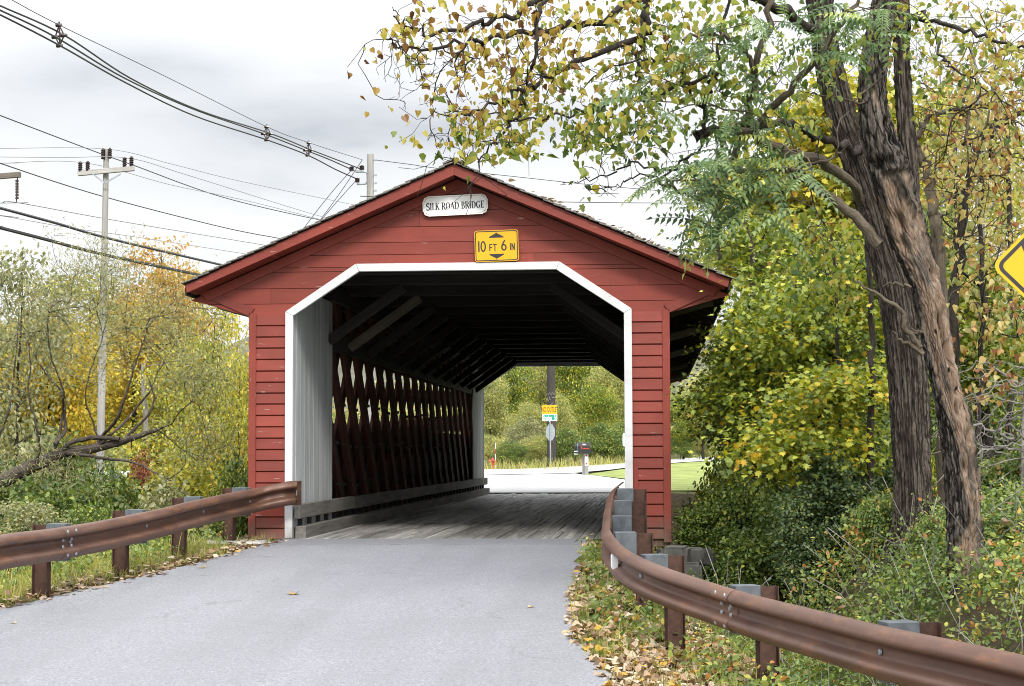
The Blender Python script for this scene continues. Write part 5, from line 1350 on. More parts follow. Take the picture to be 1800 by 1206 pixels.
def big_trunk(name, path, seg, rng, mat, parent, ridge, nr, lump, holes=0, bare=False):
    """path: (u, v, width px, y); ridged, lumpy trunk"""
    C = [P(u, v, y) for u, v, w_, y in path]; R = [w_/2*PX(y) for u, v, w_, y in path]
    per = 26; pts = catmull(C, per); rr = np.interp(np.arange(len(pts))/per, np.arange(len(R)), R)
    n = len(pts); th = np.linspace(0, 2*np.pi, seg, endpoint=False); pp = np.array([tuple(q) for q in pts])
    t = unit(np.gradient(pp, axis=0)); a = unit(np.cross(t, np.array([.2, 1, .1]))); b = np.cross(t, a)
    s = np.concatenate([[0], np.cumsum(np.linalg.norm(np.diff(pp, axis=0), axis=1))])
    S, TH = np.meshgrid(s, th, indexing='ij'); D_ = np.zeros_like(S)
    ph = rng.uniform(0, 6.28, 40)
    tw = TH+.25*np.sin(S*1.1+ph[0])+.12*np.sin(S*3.1+ph[1])
    wob = np.zeros_like(S)
    for k in range(5): wob += np.sin(S*(5+3.1*k)+ph[2+k]+TH*(k-2)*2)*.35/(1+k*.4)
    D_ += ridge*np.abs(np.sin(tw*nr/2+wob)) - ridge*.5
    D_ += ridge*.5*np.abs(np.sin(tw*nr*.83+S*7+wob*1.7+ph[8]))
    for k in range(7):
        D_ += lump*np.sin(S*rng.uniform(.8, 5)+TH*rng.integers(1, 4)+ph[10+k])*rng.uniform(.3, 1)
    tint = np.zeros_like(S)
    if bare:
        # peeled side: faces the camera and right
        f = np.cos(TH-bare(S/s[-1])[0]); lim = bare(S/s[-1])[1]
        nz = sum(.12*np.sin(S*rng.uniform(3, 14)+TH*rng.integers(1, 7)+rng.uniform(0, 6)) for _ in range(6))
        tint = np.clip((f+nz-lim)*7, 0, 1); D_ = D_*(1-.75*tint)-.018*tint+.006*(1-tint)
    D_ -= .012
    D_ += .007*np.sin(S*41+3*np.sin(TH*5+S*3))*np.sin(TH*17+S*9)+.006*np.sin(S*73+TH*11)*np.sin(TH*29+4*np.sin(S*5))
    for h in range(holes):
        s0 = rng.uniform(.18, .8)*s[-1]; t0 = rng.normal(1.5, .6) if not bare else rng.normal(bare(np.array([s0/s[-1]]))[0][0], .55)
        r0 = rng.uniform(.018, .05); el = rng.uniform(1.1, 2.2)
        dd = ((S-s0)/el)**2+(np.angle(np.exp(1j*(TH-t0)))*np.mean(rr))**2
        D_ -= rng.uniform(.05, .11)*np.exp(-dd/r0**2)
    Rm = rr[:, None]+D_
    ring = pp[:, None]+Rm[..., None]*(np.cos(TH)[..., None]*a[:, None]+np.sin(TH)[..., None]*b[:, None])
    V = ring.reshape(-1, 3); G = np.stack([S, np.cos(TH)*rr[:, None], np.sin(TH)*rr[:, None]], -1).reshape(-1, 3)
    k = np.arange(n-1)[:, None]*seg; j = np.arange(seg)[None]; j2 = (j+1) % seg
    F = np.stack([k+j, k+j2, k+seg+j2, k+seg+j], -1).reshape(-1, 4)
    return mesh_np(name, V, [F], mat, parent, True, {'gc': G, 'tint': tint.ravel()}), pts
rngT = np.random.default_rng(9)
yS = 15.6
b = P(1704, 1032, yS)
snag = thing('dead_tree', 'leaning dead trunk with peeled tan wood and woodpecker holes in front of the other trees', 'tree', b)
SN = [(1706, 1085, 104), (1704, 1040, 72), (1701, 960, 60), (1700, 900, 62), (1688, 800, 64), (1670, 700, 60), (1652, 600, 59), (1630, 500, 64), (1588, 400, 80), (1563, 300, 78), (1543, 200, 60), (1541, 100, 50), (1550, 0, 42), (1562, -90, 34)]
_, snp = big_trunk('trunk', [(u, v, w_*.88, yS) for u, v, w_ in SN], 130, rngT, M['snag'], snag, .018, 30, .014, 26, lambda q: (np.full_like(q, 2.05)+.35*np.sin(q*6), .72-.80*np.exp(-((q-.42)/.17)**2)+.6*(q > .66)-.25*np.exp(-((q-.08)/.06)**2)))
k = Skel(rngT); Q = lambda u, v, y=yS: P(u, v, y)
for pts, r0, r1 in [([(1545, 432), (1517, 397), (1477, 357), (1452, 342), (1427, 327), (1395, 308), (1373, 300)], .075, .020),
                    ([(1618, 612), (1596, 580), (1580, 545), (1548, 520), (1520, 505), (1500, 490)], .040, .010),
                    ([(1622, 622), (1598, 606), (1585, 598), (1568, 582)], .035, .008), ([(1600, 505), (1575, 497), (1551, 502)], .022, .007),
                    ([(1612, 590), (1604, 582), (1598, 586)], .02, .006), ([(1625, 585), (1610, 580), (1600, 583)], .018, .006),
                    ([(1520, 180), (1440, 168), (1420, 163), (1400, 172)], .014, .006), ([(1500, 178), (1540, 145), (1562, 108)], .014, .005)]:
    k.path([Q(u, v, yS-.12) for u, v in pts], r0*.75, r1*.6, -1, 5, .008)
k.radii(.003); k.mesh('branches', M['barktwig'], snag, (5, 8))
# the standing trunk behind it: the basswood whose limbs reach over the road
yB_ = 18.2
b = P(1605, 930, yB_); b.z = ground_h(b.x, yB_)
bass = thing('basswood_tree', 'tall furrowed basswood with yellow heart shaped leaves reaching over the bridge', 'tree', b)
TRK = [(1606, 1000, 124), (1606, 945, 86), (1606, 890, 71), (1602, 800, 66), (1597, 700, 66), (1589, 600, 66), (1574, 500, 66), (1545, 400, 58), (1512, 300, 52), (1478, 200, 47), (1455, 100, 48), (1440, 0, 48), (1432, -110, 46)]
big_trunk('trunk', [(u, v, w_, yB_) for u, v, w_ in TRK], 96, rngT, M['bark'], bass, .016, 34, .008)
big_trunk('second_stem', [(1600, 470, 34, yB_+.4), (1604, 400, 34, yB_+.4), (1597, 300, 32, yB_+.4), (1590, 200, 30, yB_+.4), (1586, 100, 28, yB_+.4), (1582, -60, 26, yB_+.4)], 64, rngT, M['bark'], bass, .018, 22, .006)
def basswood():
    rng = np.random.default_rng(3); k = Skel(rng)
    limbs = [([(1438, -60, 18), (1330, -50, 17.3), (1230, -30, 16.6), (1120, 3, 15.9), (1031, 42, 15.5), (947, 52, 15.2), (864, 66, 15), (825, 73, 14.9), (742, 84, 14.7), (690, 78, 14.6), (662, 60, 14.6)], .09, .006),
             ([(1440, -40, 18), (1300, -120, 17), (1150, -100, 16.2), (1020, -40, 15.6), (938, 0, 15.3), (905, 28, 15.1), (850, 38, 15), (790, 52, 14.8), (740, 60, 14.7), (700, 40, 14.6), (690, 12, 14.6)], .085, .006),
             ([(1460, 90, 17.9), (1380, 20, 17), (1260, -30, 16.2), (1165, -60, 15.6), (1138, -20, 15.4), (1135, 40, 15.3), (1129, 62, 15.2), (1121, 68, 15.1), (1010, 108, 14.9), (968, 131, 14.8), (923, 157, 14.6), (892, 172, 14.5), (843, 198, 14.4), (800, 205, 14.3), (760, 200, 14.3)], .10, .006),
             ([(1138, -20, 15.4), (1126, 90, 15.2), (1118, 140, 15.1), (1132, 190, 15.0), (1112, 240, 15.0)], .04, .008),
             ([(1165, -60, 15.6), (1060, -40, 15.2), (957, 0, 14.9), (947, 70, 14.7), (930, 139, 14.6), (916, 195, 14.5), (892, 226, 14.4), (864, 258, 14.4), (843, 279, 14.3), (815, 283, 14.3), (796, 284, 14.3)], .05, .005),
             ([(1513, 267, 18), (1483, 257, 17.4), (1440, 240, 17), (1400, 223, 16.6), (1350, 218, 16.3), (1293, 223, 16), (1243, 230, 15.7), (1230, 240, 15.6)], .075, .045),
             ([(1232, 238, 15.6), (1238, 190, 15.5), (1250, 150, 15.4), (1262, 100, 15.3), (1275, 40, 15.3), (1280, -40, 15.3)], .045, .02),
             ([(1262, 130, 15.4), (1200, 150, 15.1), (1083, 178, 14.8), (1027, 195, 14.7), (968, 209, 14.6), (916, 209, 14.5), (815, 202, 14.3), (780, 196, 14.3)], .035, .005),
             ([(1238, 190, 15.5), (1180, 120, 15.2), (1130, 100, 15), (1060, 130, 14.9), (1000, 190, 14.8)], .03, .006),
             ([(1570, 20, 18.4), (1610, 30, 17.5), (1650, 40, 16.8), (1720, 60, 16), (1800, 85, 15.4), (1880, 100, 15)], .06, .012),
             ([(1590, 60, 17.8), (1620, 20, 17), (1650, 80, 16.5), (1664, 112, 16.2), (1720, 145, 16), (1780, 190, 15.8)], .035, .008),
             ([(1240, 235, 15.6), (1226, 262, 15.5), (1180, 300, 15.3), (1120, 290, 15.1), (1060, 312, 15), (1020, 318, 15), (985, 325, 15)], .028, .004),
             ([(1180, 300, 15.3), (1150, 312, 15.2), (1108, 316, 15.1), (1072, 330, 15.1), (1052, 345, 15.1)], .02, .004),
             ([(1150, 240, 15.2), (1090, 235, 15.1), (1062, 265, 15.0), (1058, 300, 15.0), (1075, 330, 15)], .02, .004)]
    limbs = [(p_, a_*.5, b_*.6) for p_, a_, b_ in limbs]
    ids = []
    for pts, r0, r1 in limbs: ids.append(k.path([P(*q) for q in pts], r0, r1, -1, 6, .02))
    A = []; bare = []
    def along(li, u0, u1, n, sp, drop=.12):
        c = [i for i in ids[li] if u0 < 900+F_PX*np.dot(k.p[i]-np.array([CX, 0, CZ]), np.array(R_))/np.dot(k.p[i]-np.array([CX, 0, CZ]), np.array(F_)) < u1]
        for _ in range(n):
            q = k.p[c[rng.integers(len(c))]]; A.append(q+rng.normal(0, 1, 3)*np.array([sp, sp*1.2, sp*.8])-np.array([0, 0, drop*rng.uniform(0, 2)]))
    along(0, 640, 1300, 46, .2); along(1, 660, 1250, 46, .24); along(2, 740, 1300, 76, .2); along(4, 780, 1100, 38, .13); along(7, 770, 1250, 56, .14, .10); along(8, 960, 1250, 28, .2); along(9, 1590, 1900, 46, .2); along(10, 1590, 1800, 16, .25)
    along(6, 1200, 1330, 50, .45)
    for (u, v, y, ru, rv, n) in [(1090, 240, 14.8, 90, 34, 34), (1200, 100, 15.2, 90, 90, 36), (1430, 440, 16.6, 75, 60, 34), (1350, 160, 16.4, 120, 120, 50), (1460, 520, 16.8, 40, 30, 14), (1560, 20, 17, 60, 50, 18), (1000, 100, 15, 160, 90, 34)]:
        A += list(blobpts(P(u, v, y), (ru*PX(y), .8, rv*PX(y)), n, rng, .0))
    A = np.array(A); k.attract(A, .10, -.1, wig=.03)
    B = np.concatenate([blobpts(P(1090, 310, 15.1), (95*PX(15), .5, 38*PX(15)), 46, rng), blobpts(P(745, 110, 14.7), (90*PX(15), .6, 90*PX(15)), 190, rng), blobpts(P(900, 110, 14.9), (140*PX(15), .6, 105*PX(15)), 230, rng), blobpts(P(1130, 90, 15.2), (130*PX(15), .6, 90*PX(15)), 80, rng), blobpts(P(820, 240, 14.4), (80*PX(15), .4, 55*PX(15)), 80, rng), blobpts(P(1660, 250, 16), (130*PX(16), .8, 150*PX(16)), 60, rng)])
    k.attract(B, .10, .1, wig=.03)
    k.radii(.0022, 2.9); k.mesh('branches', M['barkdark'], bass, (4, 8))
    # leaves hang from the twig ends, greener low on the right
    rep = 7; N = len(A)*rep; c = np.repeat(A, rep, 0); pos = c+rng.normal(0, 1, (N, 3))*np.array([.095, .10, .075])
    px = 900+F_PX*((c-np.array([CX, 0, CZ]))@np.array(R_))/((c-np.array([CX, 0, CZ]))@np.array(F_)); pz = 603-F_PX*((c-np.array([CX, 0, CZ]))@np.array(U_))/((c-np.array([CX, 0, CZ]))@np.array(F_))
    green = np.clip((px-850)/420, 0, 1)*.35+np.clip((pz-170)/120, 0, 1)*.38*(px < 1320)
    tint = .40+green+rng.normal(0, .15, N)+np.repeat(rng.normal(0, .12, len(A)), rep)
    keep = (rng.uniform(0, 1, N) < np.where(px < 800, .62, .95)) & ~((pz > 282) & (px < 1010))
    tint -= np.clip((900-px)/300, 0, 1)*.10
    nrm = rng.normal(0, 1, (N, 3))+np.array([0, -.5, .5]); tip = np.array([0, 0, -1.0])+rng.normal(0, .5, (N, 3))
    sz = rng.uniform(.026, .074, N)*np.where(green > .45, 1.15, 1); kind = rng.integers(0, 4, N)
    for j, tm in enumerate(('heart', 'cupped', 'folded', 'torn')):
        q = keep & (kind == j); leaf_mesh('crown', tm, pos[q], nrm[q], tip[q], sz[q], tint[q], LM['bass'], bass)
basswood()
def ailanthus():
    rng = np.random.default_rng(13); y = 15.2
    b = P(1612, 945, 19.3); b.z = ground_h(b.x, 19.3)
    r = thing('ailanthus_tree', 'blue green tree with long feather shaped leaves hanging left of the big trunks', 'tree', b)
    k = Skel(rng)
    k.path([b-Vector((0, 0, .4)), P(1604, 760, 19.2), P(1592, 600, 19.1), P(1560, 440, 18.9), P(1500, 330, 17.9), P(1440, 285, 17), P(1370, 262, 16.3), P(1318, 225, 15.9), P(1325, 130, 15.4), P(1352, 20, 15.2), P(1360, -60, 15.2)], .075, .02, -1, 6, .015)
    k.path([P(1318, 225, 15.9), P(1280, 300, 16), P(1262, 360, 16.3), P(1262, 410, 16.5), P(1264, 455, 16.8)], .035, .015, -1, 6, .015)
    for pts, r0, r1 in [([(1300, 240, 15.8), (1360, 190, 15.3), (1420, 120, 15), (1480, 40, 14.8), (1520, -20, 14.8)], .04, .012), ([(1330, 130, 15.4), (1300, 80, 15.1), (1255, 60, 14.9), (1200, 70, 14.7)], .03, .01),
                        ([(1268, 360, 16.4), (1230, 350, 15.8), (1180, 330, 15.3), (1150, 320, 15)], .025, .008), ([(1280, 300, 16), (1350, 300, 15.4), (1420, 290, 15), (1480, 270, 14.8)], .03, .01), ([(1262, 410, 16.8), (1235, 395, 16), (1205, 385, 15.4)], .02, .008)]:
        k.path([P(*q) for q in pts], r0, r1, -1, 6, .015)
    A = []
    for (u, v, ru, rv, n, yy) in [(1262, 320, 70, 75, 42, 15), (1195, 325, 45, 40, 9, 14.8), (1365, 310, 105, 90, 36, 14.8), (1430, 70, 95, 65, 32, 14.8), (1280, 60, 95, 45, 20, 14.8), (1165, 165, 55, 30, 9, 14.6), (1310, 200, 80, 60, 16, 15), (1265, 410, 40, 35, 12, 15.3), (1540, 30, 60, 40, 16, 14.6), (1480, 220, 60, 50, 10, 14.8)]:
        A += list(blobpts(P(u, v, yy), (ru*PX(yy), .6, rv*PX(yy)), int(n*.75), rng, .0))
    A = np.array(A); k.attract(A, .12, .3, wig=.02); k.radii(.004, 2.4); k.mesh('trunk', M['barktwig'], r, (4, 8))
    ap, av = pix(A); A = A[~((av > 110) & (ap > 1425)) & ~((av > 415) & (ap < 1300)) & ~((av > 380) & (ap < 1200))]
    rep = 2; N = len(A)*rep; pos = np.repeat(A, rep, 0)+rng.normal(0, .03, (N, 3)); ang = rng.uniform(0, 6.28, N)
    tip = np.stack([np.cos(ang)-.35, np.sin(ang)*.8-.3, rng.normal(-.28, .30, N)], -1); nrm = np.array([0, -.25, 1])+rng.normal(0, .3, (N, 3))
    leaf_mesh('crown', 'frond', pos, nrm, tip, rng.uniform(.28, .48, N), rng.normal(.48, .27, N), LM['frond'], r)
ailanthus()
# maples with layered yellow green sprays behind the bank
def maple(seed, lab, u, y, blobs, natt, per, pal, trunk, size=(.05, .09), name='maple_tree', flat=.28, tint=(.46, .17), barkm='barkdark', leaf='maple', spread=.26, lift=.1, group='trees on the right bank', bare=0, clump=.75):
    rng = np.random.default_rng(seed); b = P(*trunk[0], y); b.z = ground_h(b.x, y)
    r = thing(name, lab, 'tree', b, group); k = Skel(rng)
    k.path([b-Vector((0, 0, .4))]+[P(q[0], q[1], y+(q[2] if len(q) > 2 else 0)) for q in trunk[1:]], .08 if len(trunk) > 5 else .035*(len(trunk)+1)**.5*1.3, .02, -1, 6, .02)
    A = np.concatenate([blobpts(P(cu, cv, y+dy), (ru*PX(y), dp, rv*PX(y)), int(natt*w_), rng, clump, 2.4, .45) for cu, cv, dy, ru, rv, dp, w_ in blobs])
    k.attract(A, .18, lift, wig=.03, keep_from=3)
    C = np.concatenate([A, A+rng.normal(0, spread, A.shape)*[1, 1, .4], A+rng.normal(0, spread, A.shape)*[1, 1, .4]])
    cu, cv = pix(C); C = C[~((cv > 470) & (cu < np.where(cv < 690, 1318-(cv-490)*.33, 1240)))]
    if bare: k.attract(np.concatenate([blobpts(P(blobs[0][0], blobs[0][1], y), (blobs[0][3]*PX(y), blobs[0][5], blobs[0][4]*PX(y)), bare, rng)]), .15, .2, wig=.04)
    k.radii(.0045, 2.4); k.mesh('trunk', M[barkm], r, (3, 7))
    leaf_mesh('crown', leaf, *spray(C, per, spread, flat, rng, droop=.35, up=1.3, jit=.45, size=size, tint=tint, ctint=.15), LM[pal], r); return r
maple(31, 'leafy yellow green maple next to the right eave of the bridge', 1310, 25, [(1352, 570, 0, 88, 125, 1.1, 1), (1302, 690, -.5, 42, 60, .8, .3), (1340, 440, .5, 70, 60, .8, .25)], 150, 15, 'maple', [(1330, 900), (1335, 700), (1325, 560), (1320, 430)])
maple(32, 'yellow green maple with drooping layers left of the furrowed trunk', 1440, 23, [(1450, 600, 0, 105, 120, 1.0, 1), (1500, 470, .4, 80, 70, .8, .35), (1400, 740, -.6, 80, 60, .7, .35)], 135, 14, 'maple', [(1475, 900), (1470, 760), (1468, 620), (1460, 480)], tint=(.5, .17))
maple(33, 'golden tipped young maple low between the hollow and the furrowed trunk', 1420, 21, [(1420, 790, 0, 75, 45, .7, 1), (1500, 690, .2, 60, 40, .6, .6)], 85, 14, 'maple', [(1440, 930), (1436, 820), (1425, 740)], tint=(.62, .17))
maple(34, 'broad dark green maple shading the hollow behind the bridge tower', 1290, 30, [(1322, 700, 0, 62, 120, 1.2, 1), (1305, 590, 0, 42, 80, .9, .4)], 150, 14, 'maple', [(1300, 930), (1296, 760), (1285, 600)], tint=(.28, .15))
maple(35, 'green maple behind the leaning dead trunk on its right side', 1720, 24, [(1700, 600, 0, 90, 120, 1.0, 1), (1690, 480, 0, 70, 70, .8, .4)], 120, 12, 'maple', [(1735, 900), (1730, 720), (1715, 560)], tint=(.42, .15))
maple(36, 'upper yellow maple crown showing above the right roof slope', 1350, 33, [(1370, 380, 0, 130, 110, 1.4, 1), (1500, 260, 0, 130, 130, 1.3, .8), (1300, 470, 0, 60, 60, 1, .3)], 170, 12, 'fill', [(1400, 930), (1400, 700), (1395, 500), (1400, 320), (1420, 180)], size=(.12, .17))
# rust leaved, half bare trees at the far right
maple(41, 'grey stemmed tree with rust leaves curving up right of the dead trunk', 1650, 19.5, [(1690, 230, 0, 105, 130, 1.0, 1), (1720, 90, .3, 110, 100, 1, .7), (1750, 420, -.4, 80, 80, .8, .4)], 60, 2, 'brown', [(1664, 900), (1655, 600), (1650, 400), (1640, 370), (1630, 298), (1613, 265), (1617, 232), (1643, 202), (1690, 191)], (.045, .08), 'rust_leaved_tree', .7, (.52, .25), 'barktwig', 'cupped', .20, .4, bare=110)
maple(42, 'dark limbed tree with orange leaves cut by the right edge', 1760, 22, [(1745, 300, 0, 120, 160, 1.2, 1), (1770, 560, -.4, 80, 90, .9, .5), (1700, 130, .2, 110, 100, 1, .5)], 72, 2, 'brown', [(1690, 930), (1675, 600), (1690, 400), (1709, 288), (1749, 229), (1799, 195), (1850, 150)], (.045, .085), 'rust_leaved_tree', .7, (.5, .26), 'barkdark', 'folded', .22, .4, bare=140)
maple(43, 'airy yellow tree filling the sky between the trunks and the right edge', 1700, 34, [(1720, 250, 0, 150, 260, 1.8, 1), (1650, 60, 0, 140, 120, 1.5, .5), (1790, 450, 0, 120, 200, 1.5, .6)], 90, 3, 'fill', [(1730, 920), (1728, 600), (1722, 350), (1715, 120)], (.045, .085), 'yellow_tree', .7, (.25, .2), 'barkgrey', 'rhomb', .34, .4, bare=120)
GR = 'trees in the wood on the right'
for u, vt, y, w_, pal, pr, lab in [(1325, 400, 46, 130, 'maple', pB, 'tall green tree far behind the right eave'), (1375, 320, 52, 170, 'maple', pB, 'tall yellow tree behind the feather leaved one'),
        (1460, 230, 55, 200, 'maple', pC, 'tall thin green tree behind the furrowed trunk top'), (1570, 160, 60, 200, 'fill', pC, 'tallest yellow tree behind the trunks'), (1690, 120, 50, 200, 'fill', pC, 'thin yellow tree in the wood on the far right'),
        (1810, 200, 56, 200, 'fill', pC, 'tall yellow tree behind the warning sign'), (1640, 330, 40, 260, 'shrub', pA, 'green tree deep between dead trunk and right edge'), (1400, 500, 38, 260, 'shrub', pA, 'dark green tree deep behind the maples'),
        (1550, 420, 42, 260, 'shrub', pA, 'green tree deep behind the furrowed trunk'), (1790, 470, 38, 240, 'maple', pB, 'yellow green tree under the warning sign'), (1340, 600, 36, 170, 'shrub', pA, 'dark tree behind the hollow'), (1480, 640, 34, 240, 'shrub', pB, 'shadowy tree behind the honeysuckle'),
        (1740, 640, 36, 260, 'shrub', pA, 'low green tree behind the bare brush'), (1600, 600, 45, 240, 'fill', pB, 'yellow tree low between the two big trunks'), (1890, 380, 40, 200, 'brown', pC, 'rust tree just outside the right edge'), (1275, 560, 52, 70, 'shrub', pB, 'dark slim tree between lawn and hollow')]:
    place(pr, u, vt, y, w_, pal, 'woodland_tree', lab, 'tree', GR, w0={pA: WA, pB: WB, pC: WC}[pr])
for i, (u0, u1, y, w_, v1, lab) in enumerate([(1529, 1522, 20.6, 15, 380, 'slim dark trunk just left of the furrowed trunk'), (1476, 1462, 21.6, 9, 420, 'thin dark trunk forking in the shade left of the furrowed trunk'), (1398, 1412, 24, 11, 470, 'thin dark trunk among the yellow green maple leaves'), (1345, 1338, 26, 12, 430, 'dark trunk at the left side of the maple leaves'), (1716, 1724, 22, 13, 300, 'dark straight trunk right of the dead one'), (1672, 1680, 25, 9, 260, 'thin straight trunk close right of the dead one'), (1775, 1768, 26, 14, 200, 'dark trunk under the warning sign')]):
    rng = np.random.default_rng(300+i); b = P(u0, 930, y); b.z = ground_h(b.x, y)
    r = thing('slim_tree', lab, 'tree', b, 'slim trunks on the right bank'); k = Skel(rng); w_ *= PX(y)/2
    k.path([b-Vector((0, 0, .3)), P(u0, 780, y), P((u0+u1)/2+6, 600, y), P(u1, v1, y)], w_, w_*.55, -1, 6, .015)
    c = P(u1, (v1+560)/2, y); A = blobpts(c, (.55, .6, 1.0), 26, rng); k.attract(A, .14, .3, wig=.03, keep_from=6); k.radii(.004, 2.6); k.mesh('trunk', M['barkdark'], r, (4, 8))
    leaf_mesh('crown', 'maple', *spray(A, 7, .16, .4, rng, size=(.05, .085), tint=(.5, .2)), LM['maple' if u0 < 1650 else 'brown'], r)
# shrubs of the hollow and the bank
pF = proto(26, 1.6, [((0, 0, .8), (.95, .95, .75), 1)], 210, 30, 'oval', (.055, .10), .12, .02, MT, clump=.5, low=.0, flat=.6)
for u, vt, y, w_, pal, pr, lab, bz in [
        (1250, 800, 27, 110, 'maple', pF, 'bright green shrub beside the right tower foot', None), (1290, 840, 24.5, 170, 'shrub', pF, 'dark shrub in the middle of the hollow', -1.6),
        (1370, 850, 23.5, 170, 'shrub', pF, 'dark shrub on the far side of the hollow', -1.5), (1240, 880, 23.8, 110, 'shrub', pF, 'green shrub close behind the stone wing wall', -1.8),
        (1330, 920, 21.8, 160, 'shrub', pF, 'low dark shrub at the bottom of the hollow', -1.9), (1480, 775, 20.4, 150, 'blue', pF, 'blue green honeysuckle mound left of the furrowed trunk', None),
        (1540, 745, 21.5, 130, 'blue', pF, 'taller blue green honeysuckle touching the furrowed trunk', None), (1425, 850, 20.0, 130, 'blue', pF, 'lower blue green honeysuckle over the hollow', -1.0),
        (1400, 740, 26, 170, 'shrub', pF, 'shadowed shrub behind the golden tipped maple', None), (1310, 760, 29, 130, 'shrub', pF, 'shadowed shrub behind the hollow', None),
        (1650, 790, 21, 120, 'maple', pF, 'green shrub between the two big trunks', None), (1760, 800, 20, 170, 'shrub', pF, 'green shrub under the bare brush at the right', None),
        (1840, 760, 19, 180, 'cover', pF, 'shrub cut by the right edge', None), (1205, 870, 26.5, 70, 'shrub', pF, 'leafy shrub against the right tower corner', None),
        (1560, 860, 18.6, 120, 'cover', pF, 'green bush at the foot of the furrowed trunk', None), (1645, 900, 17.2, 90, 'cover', pF, 'green bush between the feet of the two trunks', None),
        (1770, 905, 16.6, 150, 'cover', pF, 'light green bush right of the dead trunk foot', None)]:
    place(pr, u, vt, y, w_, pal, 'shrub', lab, 'shrub', 'shrubs on the right bank', w0=2.05, base=bz)
def brush():
    rng = np.random.default_rng(61); y = 18.5; b = P(1790, 800, y); b.z = ground_h(b.x, y)
    r = thing('bare_brush', 'tangle of bare grey arching twigs at the right edge', 'shrub', b); k = Skel(rng)
    for i in range(26):
        u0 = rng.uniform(1770, 1900); v0 = rng.uniform(640, 850); dy = rng.normal(0, .5)
        k.path([P(u0, v0, y+dy), P(u0-rng.uniform(40, 90), v0-rng.uniform(-10, 45), y+dy), P(u0-rng.uniform(90, 190), v0+rng.uniform(-30, 60), y+dy)], rng.uniform(.008, .022), .004, -1, 8, .02)
    k.attract(blobpts(P(1740, 720, y), (110*PX(y), .6, 100*PX(y)), 260, rng), .12, -.2, wig=.04); k.radii(.003, 2.5)
    k.path([b-Vector((0, 0, .3)), P(1800, 700, y), P(1815, 640, y)], .03, .02); k.mesh('twigs', M['barkgrey'], r, (3, 5))
    C = blobpts(P(1750, 640, y), (90*PX(y), .6, 110*PX(y)), 46, rng)
    leaf_mesh('last_leaves', 'heart', *spray(C, 3, .10, 1, rng, droop=1, size=(.045, .08), tint=(.78, .15)), LM['brown'], r)
brush()

# ---------------------------------------------------------------- ground cover, grass, fallen leaves
def scatter(n, rng, x0, x1, y0, y1, ok):
    o = []
    while len(o) < n:
        x = rng.uniform(x0, x1); y = rng.uniform(y0, y1)
        w_ = ok(x, y)
        if w_ > 0 and rng.uniform() < w_: o.append((x, y, ground_h(x, y)))
    return np.array(o)
right_x = lambda y: interp(RIGHT_EDGE, y); left_x = lambda y: interp(LEFT_EDGE, y)
rail_xy = [(p.y, p.x) for p in path_][::-1]
rail_x = lambda y: float(np.interp(y, [q[0] for q in rail_xy], [q[1] for q in rail_xy]))
def cover():
    rng = np.random.default_rng(71)
    def ok(x, y):
        d = x-rail_x(y)
        if d < .7: return 0
        return min(1, (d-.6)/.8)
    B = scatter(5600, rng, 2.4, 9.5, 8.5, 21.5, ok)
    hh = .16+.34*np.clip(np.sin(B[:, 0]*2.3+1)*np.sin(B[:, 1]*1.9)+.45*np.sin(B[:, 0]*5.1+B[:, 1]*4.3)+.5, 0, 1.3)
    lim = np.clip((B[:, 0]-np.array([rail_x(y) for y in B[:, 1]])-.35)/1.6, .12, 1); hh = hh*lim
    C = []; tn = []
    for (x, y, z), h in zip(B, hh):
        for _ in range(3):
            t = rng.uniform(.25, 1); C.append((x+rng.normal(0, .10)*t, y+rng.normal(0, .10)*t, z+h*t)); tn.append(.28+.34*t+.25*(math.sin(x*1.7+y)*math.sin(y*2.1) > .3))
    C = np.array(C); per = 7
    pos, nrm, tip, size, _ = spray(C, per, .085, .45, rng, droop=.15, up=1.2, jit=.55, size=(.022, .062))
    leaf_mesh('ground_cover', 'oval', pos, nrm, tip, size, np.repeat(np.array(tn), per)+rng.normal(0, .17, len(pos)), LM['cover'])
    tag(bpy.data.objects['ground_cover'], kind='stuff')
    # dry stems in the weeds
    S = scatter(520, rng, 2.6, 10, 10, 19, ok); q = MB()
    for x, y, z in S:
        a = Vector((x, y, z)); d = Vector((rng.normal(0, .25), rng.normal(0, .25), rng.uniform(.4, .9))); q.tube([a, a+d*.6, a+d+Vector((rng.normal(0, .1), 0, -.05))], .0035, 4)
    tag(q.build('dry_stems', M['barkgrey']), kind='stuff')
cover()
